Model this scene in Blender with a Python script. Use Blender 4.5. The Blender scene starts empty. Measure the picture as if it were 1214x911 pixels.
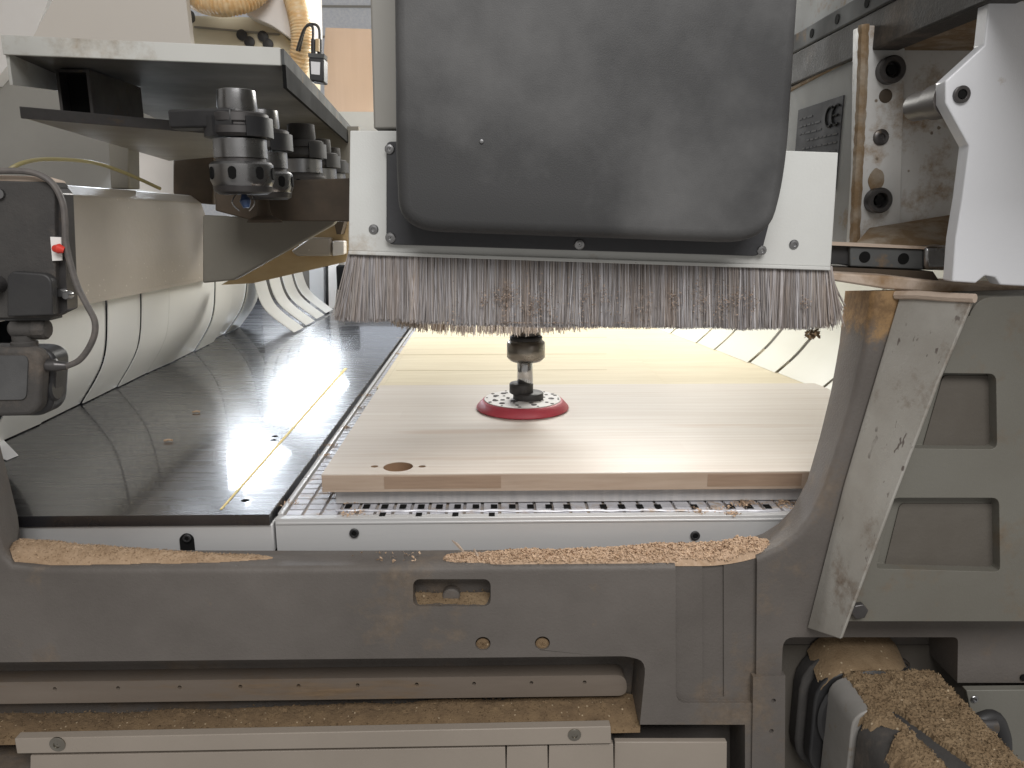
import bpy, bmesh, math, random
from mathutils import Vector, Matrix, noise
random.seed(7)
SC = bpy.context.scene
COL = SC.collection
R = math.radians

# ------------------------------------------------------------------ camera
F = 911.0
TH = math.atan(0.2256)
PH = math.atan(0.02195 * math.cos(TH))
CAM = Vector((0, 0, 1.25))
FW = Vector((math.sin(PH)*math.cos(TH), math.cos(PH)*math.cos(TH), -math.sin(TH)))
RT = Vector((math.cos(PH), -math.sin(PH), 0))
UP = RT.cross(FW)
cd = bpy.data.cameras.new('camera'); cam = bpy.data.objects.new('camera', cd); COL.objects.link(cam)
m = Matrix((RT, UP, -FW)).transposed().to_4x4(); m.translation = CAM
cam.matrix_world = m
cd.sensor_fit = 'HORIZONTAL'; cd.sensor_width = 36; cd.lens = 36*F/1214
cd.clip_start = .01; cd.clip_end = 200
SC.camera = cam

def ray(px, py): return RT*((px-607)/F) + UP*((455.5-py)/F) + FW
def PY(px, py, y):
    d = ray(px, py); return CAM + d*(y/d.y)
def PZ(px, py, z):                       # z measured from camera height
    d = ray(px, py); return CAM + d*(z/d.z)
def PX(px, py, x):
    d = ray(px, py); return CAM + d*(x/d.x)
def ZZ(z): return CAM.z + z

# ------------------------------------------------------------------ materials
def mat(name, c1, c2=None, rough=.5, metal=0., scale=8., detail=6., stretch=(1,1,1), dust=None, dust_amt=.0, dust_scale=6.,
        dust_up=0., bump=.0, bump_scale=120., spec=.5, coat=0., coat_rough=.05, speck=None, speck_scale=300, speck_amt=.0,
        scratch=0., chips=None, rough_var=.1, subsurf=0., emis=None, lo=.35, hi=.65, aniso=None):
    M = bpy.data.materials.new(name); M.use_nodes = True
    nt = M.node_tree; N = nt.nodes; L = nt.links
    b = N['Principled BSDF']
    tc = N.new('ShaderNodeTexCoord')
    mp = N.new('ShaderNodeMapping'); mp.inputs['Scale'].default_value = stretch
    L.new(tc.outputs['Object'], mp.inputs['Vector'])
    def nz(sc, det=detail, rgh=.6, vec=mp):
        n = N.new('ShaderNodeTexNoise'); n.inputs['Scale'].default_value = sc
        n.inputs['Detail'].default_value = det; n.inputs['Roughness'].default_value = rgh
        L.new(vec.outputs[0], n.inputs['Vector']); return n
    def ramp(src, a, c, va=0., vc=1.):
        r = N.new('ShaderNodeMapRange'); r.inputs['From Min'].default_value = a; r.inputs['From Max'].default_value = c
        r.inputs['To Min'].default_value = va; r.inputs['To Max'].default_value = vc; r.clamp = True
        L.new(src, r.inputs['Value']); return r.outputs[0]
    def mix(f, a, c):
        x = N.new('ShaderNodeMix'); x.data_type = 'RGBA'
        if isinstance(f, float): x.inputs[0].default_value = f
        else: L.new(f, x.inputs[0])
        for i, v in ((6, a), (7, c)):
            if isinstance(v, tuple): x.inputs[i].default_value = (*v, 1)
            else: L.new(v, x.inputs[i])
        return x.outputs[2]
    def mul(a, c):
        x = N.new('ShaderNodeMath'); x.operation = 'MULTIPLY'; x.use_clamp = True
        for i, v in ((0, a), (1, c)):
            if isinstance(v, float): x.inputs[i].default_value = v
            else: L.new(v, x.inputs[i])
        return x.outputs[0]
    c2 = c2 or tuple(v*.8 for v in c1)
    n1 = nz(scale)
    col = mix(ramp(n1.outputs[0], lo, hi), c1, c2)
    if scratch:
        m2 = N.new('ShaderNodeMapping'); m2.inputs['Scale'].default_value = (3, 60, 3); m2.inputs['Rotation'].default_value = (0, 0, .5)
        L.new(tc.outputs['Object'], m2.inputs['Vector'])
        ns = nz(6, 3, .7, m2)
        col = mix(ramp(ns.outputs[0], .62, .75, 0, scratch), col, tuple(min(1, v*2.5+.05) for v in c1))
    rs = ramp(n1.outputs[0], .3, .7, rough-rough_var, min(1, rough+rough_var))
    if dust:
        nd = nz(dust_scale, 8, .7)
        fac = ramp(nd.outputs[0], .62-dust_amt*.5, .72-dust_amt*.3)
        if dust_up:
            g = N.new('ShaderNodeNewGeometry'); s = N.new('ShaderNodeSeparateXYZ'); L.new(g.outputs['True Normal'], s.inputs[0])
            up = ramp(s.outputs[2], .3, .9, 1-dust_up, 1.)
            fac = mul(fac, up)
        nd2 = nz(dust_scale*14, 4, .7)
        dc = mix(ramp(nd2.outputs[0], .3, .7), dust, tuple(v*.62 for v in dust))
        col = mix(fac, col, dc)
    if speck:
        v = N.new('ShaderNodeTexVoronoi'); v.inputs['Scale'].default_value = speck_scale
        L.new(tc.outputs['Object'], v.inputs['Vector'])
        sepc = N.new('ShaderNodeSeparateColor'); L.new(v.outputs['Color'], sepc.inputs[0])
        a = ramp(sepc.outputs[0], 1-speck_amt-.001, 1-speck_amt)
        bq = ramp(v.outputs['Distance'], .25, .35, 1., 0.)
        col = mix(mul(a, bq), col, speck)
    if chips:                                 # elongated paint chips, patchy
        m3 = N.new('ShaderNodeMapping'); m3.inputs['Scale'].default_value = (1, 1, .32); m3.inputs['Rotation'].default_value = (0, .3, 0)
        L.new(tc.outputs['Object'], m3.inputs['Vector'])
        a1 = nz(150, 2, .5, m3); a2 = nz(14, 3, .6)
        col = mix(mul(ramp(a1.outputs[0], .66, .69), ramp(a2.outputs[0], .52, .58)), col, chips)
    L.new(col, b.inputs['Base Color'])
    L.new(rs, b.inputs['Roughness'])
    b.inputs['Metallic'].default_value = metal
    b.inputs['Specular IOR Level'].default_value = spec
    b.inputs['Coat Weight'].default_value = coat; b.inputs['Coat Roughness'].default_value = coat_rough
    if subsurf: b.inputs['Subsurface Weight'].default_value = subsurf; b.inputs['Subsurface Radius'].default_value = (.02, .02, .02)
    if bump:
        nb = nz(bump_scale, 4, .7)
        bp = N.new('ShaderNodeBump'); bp.inputs['Strength'].default_value = bump; bp.inputs['Distance'].default_value = .002
        L.new(nb.outputs[0], bp.inputs['Height']); L.new(bp.outputs[0], b.inputs['Normal'])
    if emis:
        b.inputs['Emission Color'].default_value = (*emis[0], 1); b.inputs['Emission Strength'].default_value = emis[1]
    return M

DUST = (.36, .24, .14)
M = {}
M['cast'] = mat('cast_grey_paint', (.166,.149,.136), (.092,.081,.073), .55, scale=5, detail=9, spec=.35, dust=(.2,.155,.115), dust_amt=.16, dust_scale=7, bump=.35, bump_scale=260, lo=.25, hi=.75)
M['hood'] = mat('black_textured_plastic', (.052,.052,.053), (.128,.127,.127), .6, scale=6, detail=8, spec=.35, dust=(.13,.125,.12), dust_amt=-.04, dust_scale=4, bump=.22, bump_scale=750, lo=.38, hi=.68)
M['gasket'] = mat('black_gasket', (.035,.036,.04), (.055,.055,.06), .6, bump=.2)
M['white_panel'] = mat('white_painted_sheet', (.62,.63,.61), (.55,.55,.53), .4, scale=6, dust=(.45,.37,.28), dust_amt=.08, dust_scale=8, bump=.12, bump_scale=400)
M['white_cover'] = mat('white_enamel', (.73,.74,.77), (.69,.70,.73), .3, scale=3, bump=.15, bump_scale=300, dust=(.5,.42,.33), dust_amt=.0, dust_scale=9)
M['cover_edge'] = mat('dirty_cover', (.55,.5,.45), (.42,.34,.27), .5, scale=14)
M['lower_panel'] = mat('beige_sheet_cover', (.335,.29,.245), (.29,.25,.21), .5, scale=4, bump=.1, dust=(.33,.24,.16), dust_amt=.1, dust_scale=5)
M['green_panel'] = mat('grey_green_enamel', (.168,.163,.142), (.138,.13,.11), .5, scale=4, spec=.4, dust=(.19,.145,.1), dust_amt=.12, dust_scale=5, bump=.15, bump_scale=300)
M['recess'] = mat('dusty_recess', (.11,.098,.083), (.092,.08,.066), .85, scale=8, bump=.3)
M['brace'] = mat('worn_brace_paint', (.37,.355,.325), (.28,.262,.232), .3, scale=9, detail=8, dust=(.2,.15,.11), dust_amt=.12, dust_scale=10, bump=.15, bump_scale=250, chips=(.13,.11,.10))
M['casting'] = mat('white_casting', (.62,.62,.61), (.54,.53,.51), .5, scale=9, dust=(.34,.22,.11), dust_amt=.2, dust_scale=13, bump=.3, bump_scale=140, speck=(.2,.16,.12), speck_scale=130, speck_amt=.03)
M['casting_clean'] = mat('grey_white_casting', (.34,.345,.34), (.29,.29,.28), .8, spec=.15, scale=6, dust=(.3,.2,.1), dust_amt=.1, dust_scale=10, bump=.15)
M['dirty'] = mat('dust_caked_paint', (.215,.145,.08), (.33,.28,.22), .9, scale=28, detail=10, bump=.7, bump_scale=150, lo=.45, hi=.62)
M['dirty_beige'] = mat('dusty_beige_flange', (.52,.42,.34), (.28,.18,.1), .8, scale=18, bump=.4, lo=.5, hi=.7)
M['orange_dust'] = mat('orange_caked_dust', (.27,.155,.055), (.16,.1,.05), .95, scale=30, bump=.8, bump_scale=160)
M['steel'] = mat('steel', (.36,.36,.365), (.28,.28,.285), .3, metal=1., scale=20, bump=.05)
M['dark_steel'] = mat('dark_steel', (.12,.115,.115), (.085,.08,.08), .38, metal=.7, scale=20, dust=(.2,.15,.1), dust_amt=.1, dust_scale=30)
M['rail'] = mat('rail_steel', (.12,.125,.125), (.09,.09,.09), .8, metal=.0, spec=.12, scale=12, dust=(.25,.17,.1), dust_amt=.1, dust_scale=20)
M['chrome'] = mat('ground_steel', (.62,.62,.62), (.5,.5,.5), .18, metal=1., scale=30, rough_var=.05)
M['nut_steel'] = mat('collet_steel', (.34,.32,.28), (.26,.24,.21), .28, metal=1., scale=20, rough_var=.06)
M['black'] = mat('black_plastic', (.022,.022,.024), (.035,.034,.034), .5, scale=15, bump=.1)
M['black_dusty'] = mat('dusty_black_plastic', (.05,.048,.047), (.075,.07,.066), .75, spec=.25, scale=14, dust=(.15,.125,.105), dust_amt=.2, dust_scale=10, bump=.35, bump_scale=300)
M['void'] = mat('unlit_black', (.008,.008,.008), (.012,.012,.012), .9, spec=.1)
M['phenolic'] = mat('black_phenolic_board', (.012,.012,.014), (.022,.022,.026), .27, scale=3, stretch=(1,26,1), spec=1., coat=.6, coat_rough=.045, dust=(.05,.05,.055), dust_amt=.1, dust_scale=4, rough_var=.05)
M['alu'] = mat('anodised_aluminium', (.66,.66,.66), (.6,.6,.6), .35, metal=.25, scale=5, stretch=(.3,4,4), bump=.04)
M['alu_grid'] = mat('raster_table_aluminium', (.60,.60,.63), (.50,.50,.54), .35, metal=.15, scale=40, dust=(.5,.36,.23), dust_amt=.18, dust_scale=24)
M['alu_groove'] = mat('raster_groove', (.33,.32,.33), (.45,.37,.29), .6, scale=30)
M['spoil'] = mat('white_spoilboard', (.58,.56,.55), (.50,.49,.49), .5, scale=10, stretch=(14,1,1))
M['flap'] = mat('white_vinyl_flap', (.82,.815,.79), (.79,.785,.75), .38, scale=3)
M['flap_cream'] = mat('cream_vinyl_flap', (.72,.71,.62), (.67,.655,.56), .42, scale=3)
M['mdf'] = mat('yellow_mdf', (.66,.58,.41), (.60,.52,.365), .6, scale=7, stretch=(.7,7,1), bump=.08, bump_scale=200)
M['beam'] = mat('cream_beam_paint', (.44,.395,.345), (.39,.35,.30), .42, scale=3, bump=.3, bump_scale=90, speck=(.6,.56,.5), speck_scale=170, speck_amt=.03)
M['gusset'] = mat('gusset_paint', (.25,.235,.20), (.21,.195,.165), .5, scale=4, bump=.1)
M['yellow_beam'] = mat('yellowish_beam', (.55,.42,.24), (.48,.34,.18), .6, scale=8, stretch=(1,1,2), bump=.1)
M['cabinet'] = mat('grey_cabinet', (.30,.29,.265), (.26,.25,.23), .5, scale=3)
M['off_white'] = mat('off_white_paint', (.78,.76,.74), (.72,.69,.66), .45, scale=3)
M['warm_white'] = mat('warm_white_sheet', (.60,.56,.51), (.57,.53,.48), .5, scale=2)
M['cream'] = mat('cream_housing', (.66,.60,.45), (.6,.53,.38), .5, scale=5)
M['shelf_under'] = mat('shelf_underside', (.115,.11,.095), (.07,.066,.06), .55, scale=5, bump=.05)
M['shelf_front'] = mat('shelf_front_paint', (.56,.56,.53), (.52,.52,.49), .45, scale=6, dust=(.45,.4,.33), dust_amt=.1)
M['hose'] = mat('amber_hose', (.72,.45,.20), (.8,.62,.38), .4, scale=60, subsurf=.2)
M['yhose'] = mat('yellow_tube', (.40,.35,.17), (.35,.3,.14), .4)
M['peach'] = mat('peach_board', (.68,.50,.37), (.64,.465,.335), .6, scale=4, stretch=(8,8,.7))
M['brown'] = mat('brown_structure', (.10,.07,.045), (.055,.042,.03), .7, scale=10)
M['red'] = mat('red_rubber', (.56,.075,.10), (.48,.06,.085), .45, scale=10)
M['redclip'] = mat('red_clip', (.65,.05,.03), (.6,.04,.03), .4)
M['rubber'] = mat('grey_rubber', (.05,.047,.047), (.07,.065,.062), .55, scale=20)
M['paper'] = mat('white_paper', (.8,.8,.82), (.78,.78,.8), .6)
M['plate'] = mat('rating_plate_face', (.06,.06,.064), (.045,.045,.05), .75, scale=20, spec=.15)
M['plate_text'] = mat('rating_plate_print', (.11,.11,.115), (.1,.1,.1), .8, spec=.1)
M['ce'] = mat('rating_plate_mark', (.016,.016,.016), (.014,.014,.014), .8, spec=.1)
M['chip'] = mat('wood_chips', (.56,.405,.285), (.43,.295,.19), .9, scale=160, speck=(.75,.56,.36), speck_scale=500, speck_amt=.12)
M['fine_dust'] = mat('fine_sawdust', (.45,.32,.21), (.35,.24,.15), .95, scale=60, bump=.6, bump_scale=420, speck=(.6,.44,.28), speck_scale=420, speck_amt=.06)
M['old_dust'] = mat('old_sawdust', (.23,.155,.085), (.165,.11,.062), .95, scale=40, bump=.8, bump_scale=360, speck=(.5,.39,.26), speck_scale=280, speck_amt=.05)
M['motor_dust'] = mat('motor_sawdust', (.27,.19,.11), (.20,.135,.075), .95, scale=45, bump=.9, bump_scale=380, speck=(.5,.4,.27), speck_scale=260, speck_amt=.05)
M['motor_grey'] = mat('motor_grey_paint', (.30,.285,.27), (.24,.23,.215), .45, scale=12, dust=(.25,.18,.11), dust_amt=.15, dust_scale=20)
M['line'] = mat('reflection_line_paint', (.9,.70,.30), (.9,.75,.36), .6, spec=.1, scale=30)  # yellow of a glowing reflection, put into the base colour
M['shaving'] = mat('brush_shaving', (.40,.305,.245), (.30,.225,.175), .9, scale=200)

def wall_mat():
    W = mat('speckled_plaster', (.62,.65,.72), (.74,.76,.8), .8, scale=60, bump=.3, bump_scale=40)
    return W
M['wall'] = wall_mat()

def wood_mat():
    W = bpy.data.materials.new('laminated_pine'); W.use_nodes = True
    nt = W.node_tree; N = nt.nodes; L = nt.links; b = N['Principled BSDF']
    tc = N.new('ShaderNodeTexCoord')
    def mapped(sc):
        mp = N.new('ShaderNodeMapping'); mp.inputs['Scale'].default_value = sc; L.new(tc.outputs['Object'], mp.inputs['Vector']); return mp
    # staves running along X, about 45 mm wide in Y
    br = N.new('ShaderNodeTexBrick'); br.inputs['Scale'].default_value = 1
    br.inputs['Brick Width'].default_value = .42; br.inputs['Row Height'].default_value = .046; br.inputs['Mortar Size'].default_value = .0
    br.inputs['Color1'].default_value = (.605,.548,.488,1); br.inputs['Color2'].default_value = (.635,.582,.522,1); br.inputs['Mortar'].default_value = (.5,.38,.28,1)
    br.offset_frequency = 2; br.offset = .37; br.inputs['Bias'].default_value = -.1
    L.new(tc.outputs['Object'], br.inputs['Vector'])
    n1 = N.new('ShaderNodeTexNoise'); n1.inputs['Scale'].default_value = 1; n1.inputs['Detail'].default_value = 7; n1.inputs['Roughness'].default_value = .65
    L.new(mapped((3, 150, 60)).outputs[0], n1.inputs['Vector'])
    n2 = N.new('ShaderNodeTexNoise'); n2.inputs['Scale'].default_value = 1; n2.inputs['Detail'].default_value = 4
    L.new(mapped((2.2, 22, 22)).outputs[0], n2.inputs['Vector'])
    def rng(src, a, c, va, vc):
        r = N.new('ShaderNodeMapRange'); r.inputs[1].default_value = a; r.inputs[2].default_value = c; r.inputs[3].default_value = va; r.inputs[4].default_value = vc
        L.new(src, r.inputs[0]); return r.outputs[0]
    mx = N.new('ShaderNodeMix'); mx.data_type = 'RGBA'; mx.blend_type = 'MULTIPLY'; mx.inputs[0].default_value = 1
    L.new(br.outputs[0], mx.inputs[6])
    cg = N.new('ShaderNodeCombineColor')
    for i, (a, c) in enumerate(((.88, 1.07), (.84, 1.09), (.80, 1.1))): L.new(rng(n1.outputs[0], .3, .7, a, c), cg.inputs[i])
    L.new(cg.outputs[0], mx.inputs[7])
    m2 = N.new('ShaderNodeMix'); m2.data_type = 'RGBA'
    L.new(rng(n2.outputs[0], .64, .74, 0, .5), m2.inputs[0]); L.new(mx.outputs[2], m2.inputs[6]); m2.inputs[7].default_value = (.47,.33,.23,1)
    L.new(m2.outputs[2], b.inputs['Base Color']); b.inputs['Roughness'].default_value = .5
    bp = N.new('ShaderNodeBump'); bp.inputs['Strength'].default_value = .06; bp.inputs['Distance'].default_value = .001; L.new(n1.outputs[0], bp.inputs['Height']); L.new(bp.outputs[0], b.inputs['Normal'])
    return W
M['wood'] = wood_mat()
M['wood_edge'] = mat('pine_edge', (.47,.37,.29), (.38,.285,.215), .6, scale=4, stretch=(2.2, 2, 30), lo=.3, hi=.7)
M['wood_end'] = mat('darker_pine_stave', (.34,.24,.17), (.29,.2,.14), .6, scale=5, stretch=(4, 2, 60))

def bristle_mat():
    W = bpy.data.materials.new('nylon_bristles'); W.use_nodes = True
    nt = W.node_tree; N = nt.nodes; L = nt.links; b = N['Principled BSDF']
    at = N.new('ShaderNodeAttribute'); at.attribute_name = 'tint'
    L.new(at.outputs['Color'], b.inputs['Base Color']); b.inputs['Roughness'].default_value = .55
    return W
M['bristle'] = bristle_mat()

def jamb_dirt():                              # orange-brown dust stuck to the upper end of the frame jamb
    nt = M['cast'].node_tree; N = nt.nodes; L = nt.links; b = N['Principled BSDF']
    src = b.inputs['Base Color'].links[0].from_socket
    tc = N.new('ShaderNodeTexCoord'); sp = N.new('ShaderNodeSeparateXYZ'); L.new(tc.outputs['Object'], sp.inputs[0])
    n = N.new('ShaderNodeTexNoise'); n.inputs['Scale'].default_value = 38; n.inputs['Detail'].default_value = 9; n.inputs['Roughness'].default_value = .72
    L.new(tc.outputs['Object'], n.inputs['Vector'])
    z0 = PY(1010, 440, .8).z; z1 = PY(1010, 345, .8).z; x0 = PY(1062, 400, .8).x
    def rng(s_, a, c, va, vc):
        r = N.new('ShaderNodeMapRange'); r.interpolation_type = 'SMOOTHSTEP'; r.inputs[1].default_value = a; r.inputs[2].default_value = c; r.inputs[3].default_value = va; r.inputs[4].default_value = vc
        L.new(s_, r.inputs[0]); return r.outputs[0]
    def op(o, a, c):
        x = N.new('ShaderNodeMath'); x.operation = o; x.use_clamp = (o == 'MULTIPLY')
        for i, v in ((0, a), (1, c)):
            if isinstance(v, (int, float)): x.inputs[i].default_value = v
            else: L.new(v, x.inputs[i])
        return x.outputs[0]
    g = op('MULTIPLY', rng(sp.outputs[2], z0, z1, 0, 1), rng(sp.outputs[0], .33, .35, 0, 1))
    f = op('MULTIPLY', rng(op('ADD', op('MULTIPLY', g, .62), n.outputs[0]), .66, .98, 0, 1), .95)
    mx = N.new('ShaderNodeMix'); mx.data_type = 'RGBA'; L.new(f, mx.inputs[0]); L.new(src, mx.inputs[6])
    cr = N.new('ShaderNodeMix'); cr.data_type = 'RGBA'; L.new(rng(n.outputs[0], .4, .62, 0, 1), cr.inputs[0]); cr.inputs[6].default_value = (.17,.10,.045,1); cr.inputs[7].default_value = (.33,.205,.095,1)
    L.new(cr.outputs[2], mx.inputs[7]); L.new(mx.outputs[2], b.inputs['Base Color'])
jamb_dirt()

# ------------------------------------------------------------------ mesh helpers
class MB:
    def __init__(s): s.bm = bmesh.new()
    def loft(s, a, b, cap_a=True, cap_b=True, tri=False):
        va = [s.bm.verts.new(p) for p in a]; vb = [s.bm.verts.new(p) for p in b]; n = len(a); fs = []
        for i in range(n):
            j = (i+1) % n
            fs.append(s.bm.faces.new((va[i], va[j], vb[j], vb[i])))
        if cap_a: fs.append(s.bm.faces.new(va[::-1]))
        if cap_b: fs.append(s.bm.faces.new(vb))
        return va, vb, fs
    def prism(s, pts, y0, y1):                # outline on the plane y0, extruded straight along +Y to y1
        a = [PY(x, y, y0) for x, y in pts]
        b = [Vector((p.x, y1, p.z)) for p in a]
        return s.loft(a, b)
    def box(s, x0, x1, y0, y1, z0, z1):
        a = [Vector((x0,y0,z0)), Vector((x1,y0,z0)), Vector((x1,y1,z0)), Vector((x0,y1,z0))]
        return s.loft(a, [p+Vector((0,0,z1-z0)) for p in a])
    def slab(s, pts, zlow, zhigh):            # outline (world xy vectors), vertical thickness
        a = [Vector((p[0],p[1],zlow)) for p in pts]; b = [Vector((p[0],p[1],zhigh)) for p in pts]
        return s.loft(a, b)
    def lathe(s, prof, c, axis='Z', seg=32, cap=True):
        rings = []
        for r, h in prof:
            ring = []
            for k in range(seg):
                t = 2*math.pi*k/seg; u, v = r*math.cos(t), r*math.sin(t)
                d = {'Z': Vector((u, v, h)), 'Y': Vector((u, h, v)), 'X': Vector((h, u, v))}[axis]
                ring.append(s.bm.verts.new(c + d))
            rings.append(ring)
        for a, b in zip(rings, rings[1:]):
            for k in range(seg):
                j = (k+1) % seg; s.bm.faces.new((a[k], a[j], b[j], b[k]))
        if cap:
            s.bm.faces.new(rings[0]); s.bm.faces.new(rings[-1])
    def tube(s, pts, r, seg=10, radii=None):
        pts = [Vector(p) for p in pts]; rings = []; n = len(pts); prev = None
        for i, p in enumerate(pts):
            t = (pts[min(i+1, n-1)] - pts[max(i-1, 0)]).normalized()
            if prev is None:
                ref = Vector((0,0,1)) if abs(t.z) < .9 else Vector((1,0,0)); u = t.cross(ref).normalized()
            else: u = (prev - t*prev.dot(t)).normalized()
            prev = u; v = t.cross(u); rr = radii[i] if radii else r
            rings.append([s.bm.verts.new(p + (u*math.cos(2*math.pi*k/seg) + v*math.sin(2*math.pi*k/seg))*rr) for k in range(seg)])
        for a, b in zip(rings, rings[1:]):
            for k in range(seg):
                j = (k+1) % seg; s.bm.faces.new((a[k], a[j], b[j], b[k]))
        s.bm.faces.new(rings[0]); s.bm.faces.new(rings[-1])
    def grid(s, fn, nu, nv):
        vs = [[s.bm.verts.new(fn(i/nu, j/nv)) for j in range(nv+1)] for i in range(nu+1)]
        for i in range(nu):
            for j in range(nv): s.bm.faces.new((vs[i][j], vs[i+1][j], vs[i+1][j+1], vs[i][j+1]))
        return vs
    def sheet(s, fn, nu, nv, off):            # a curved sheet with thickness: fn(u,v) and fn(u,v)+off
        a = s.grid(fn, nu, nv); b = s.grid(lambda u, v: fn(u, v) + off, nu, nv)
        edge = [(i, 0) for i in range(nu)] + [(nu, j) for j in range(nv)] + [(i, nv) for i in range(nu, 0, -1)] + [(0, j) for j in range(nv, 0, -1)]
        for q in range(len(edge)):
            (i, j), (k, l) = edge[q], edge[(q+1) % len(edge)]
            s.bm.faces.new((a[i][j], a[k][l], b[k][l], b[i][j]))
    def flakes(s, n, pos, smin, smax, curl=.5):
        for _ in range(n):
            p = pos(); L = random.uniform(smin, smax); w = L*random.uniform(.3, .7)
            e = Matrix.Rotation(random.uniform(0, 6.28), 3, 'Z') @ Matrix.Rotation(random.uniform(-1, 1), 3, 'X') @ Matrix.Rotation(random.uniform(-1, 1), 3, 'Y')
            c = [(-L/2,-w/2,0), (0,-w/2,L*curl*random.uniform(0,.6)), (L/2,-w/2,0), (L/2,w/2,0), (0,w/2,L*curl*random.uniform(0,.6)), (-L/2,w/2,0)]
            v = [s.bm.verts.new(p + e @ Vector(q)) for q in c]
            s.bm.faces.new((v[0], v[1], v[4], v[5])); s.bm.faces.new((v[1], v[2], v[3], v[4]))
    def build(s, name, m, parent=None, bevel=0., seg=2, smooth=35, nrm=True):
        if nrm: bmesh.ops.recalc_face_normals(s.bm, faces=s.bm.faces)
        me = bpy.data.meshes.new(name); s.bm.to_mesh(me); s.bm.free()
        me.materials.append(m)
        me.shade_smooth(); me.set_sharp_from_angle(angle=R(smooth))
        o = bpy.data.objects.new(name, me); COL.objects.link(o)
        if bevel:
            b = o.modifiers.new('bevel', 'BEVEL'); b.width = bevel; b.segments = seg; b.limit_method = 'ANGLE'; b.angle_limit = R(30); b.harden_normals = False
        if parent is not None: attach(o, parent)
        return o

def attach(o, parent):
    o.parent = parent
    t = Vector((0,0,0)); q = parent
    while q is not None: t += q.location; q = q.parent
    # parents are only ever translated, and parts are modelled in world coordinates
    base = parent.get('_base')
    o.matrix_parent_inverse = Matrix.Translation(-parent.location) if parent.type == 'EMPTY' else Matrix.Identity(4)

def tag(o, label=None, cat=None, group=None, kind=None):
    if label: o['label'] = label
    if cat: o['category'] = cat
    if group: o['group'] = group
    if kind: o['kind'] = kind
    return o
def thing(name, loc, label, cat, group=None):
    o = bpy.data.objects.new(name, None); o.location = loc; o.empty_display_size = .02; COL.objects.link(o)
    return tag(o, label, cat, group)
def copy_tree(root, delta, label=None):
    c = root.copy(); COL.objects.link(c); c.location = root.location + Vector(delta)
    if label: c['label'] = label
    for ch in list(root.children):
        d = ch.copy(); COL.objects.link(d); d.parent = c; d.matrix_parent_inverse = ch.matrix_parent_inverse.copy()
        for g in list(ch.children):
            e = g.copy(); COL.objects.link(e); e.parent = d; e.matrix_parent_inverse = g.matrix_parent_inverse.copy()
    return c
def boolean(o, cutters):
    for c in cutters:
        b = o.modifiers.new('cut', 'BOOLEAN'); b.object = c; b.operation = 'DIFFERENCE'; b.solver = 'EXACT'
    bpy.context.view_layer.update()
    dg = bpy.context.evaluated_depsgraph_get()
    me = bpy.data.meshes.new_from_object(o.evaluated_get(dg))
    o.modifiers.clear(); o.data = me
    me.shade_smooth(); me.set_sharp_from_angle(angle=R(32))
    for c in cutters: bpy.data.objects.remove(c)
def poly_cut(pts, y0, y1):
    mb = MB(); mb.prism(pts, y0, y1); return mb.build('cutter', M['void'])
def disc_cut(px, py, rp, y0, y1, yref):
    c = PY(px, py, yref); r = rp*yref/F; mb = MB(); mb.lathe([(r, y0-yref), (r, y1-yref)], c, 'Y', 28); return mb.build('cutter', M['void'])
def rrect(x0, y0, x1, y1, r, n=5):
    out = []
    for cx, cy, a in ((x1-r, y0+r, -90), (x1-r, y1-r, 0), (x0+r, y1-r, 90), (x0+r, y0+r, 180)):
        for k in range(n+1):
            t = R(a + 90*k/n); out.append((cx + r*math.cos(t), cy + r*math.sin(t)))
    return out
def rpoly(pts, r, n=4):                       # outline with every corner rounded by r pixels
    out = []; N = len(pts)
    for i, p in enumerate(pts):
        p = Vector(p); a = Vector(pts[i-1]); b = Vector(pts[(i+1) % N])
        rr = r[i] if isinstance(r, (list, tuple)) else r
        if rr <= 0: out.append(tuple(p)); continue
        d1 = min(rr, (a-p).length*.45); d2 = min(rr, (b-p).length*.45)
        s, e = p + (a-p).normalized()*d1, p + (b-p).normalized()*d2
        for k in range(n+1):
            t = k/n; out.append(tuple(s*(1-t)**2 + p*2*t*(1-t) + e*t*t))
    return out
def spline(pts, n=8):
    P = [Vector(p) for p in pts]; out = []
    for i in range(len(P)-1):
        p0, p1, p2, p3 = P[max(i-1,0)], P[i], P[i+1], P[min(i+2, len(P)-1)]
        for k in range(n):
            t = k/n; out.append(.5*((2*p1) + (p2-p0)*t + (2*p0-5*p1+4*p2-p3)*t*t + (3*p1-p0-3*p2+p3)*t**3))
    out.append(P[-1]); return out
def nz(x, y=0., z=0.): return noise.noise(Vector((x, y, z)))

def screw(name, px, py, rp, y, parent, m='steel', head=.35, socket=True):
    c = PY(px, py, y); r = rp*y/F; mb = MB()
    mb.lathe([(r, 0), (r, -r*head*.6), (r*.85, -r*head), (r*.45, -r*head*1.15), (r*.42, -r*head*.55), (.0005, -r*head*.5)], c, 'Y', 20, cap=False)
    return mb.build(name, M[m], parent)
def cap_bolt(name, px, py, rp, y, parent, m='dark_steel', length=1.0, hexr=.52):
    c = PY(px, py, y); r = rp*y/F; h = r*length; mb = MB()
    mb.lathe([(r, h*.1), (r, -h*.72), (r*.9, -h*.86), (r*.62, -h*.86), (r*.58, -h*.8), (r*.56, -h*.1)], c, 'Y', 28)
    o = mb.build(name, M[m], parent)
    mb = MB(); mb.lathe([(r*hexr, -h*.62), (r*hexr, -h*.2)], c, 'Y', 6); mb.build('hex_socket', M['void'], o)
    return o

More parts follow.
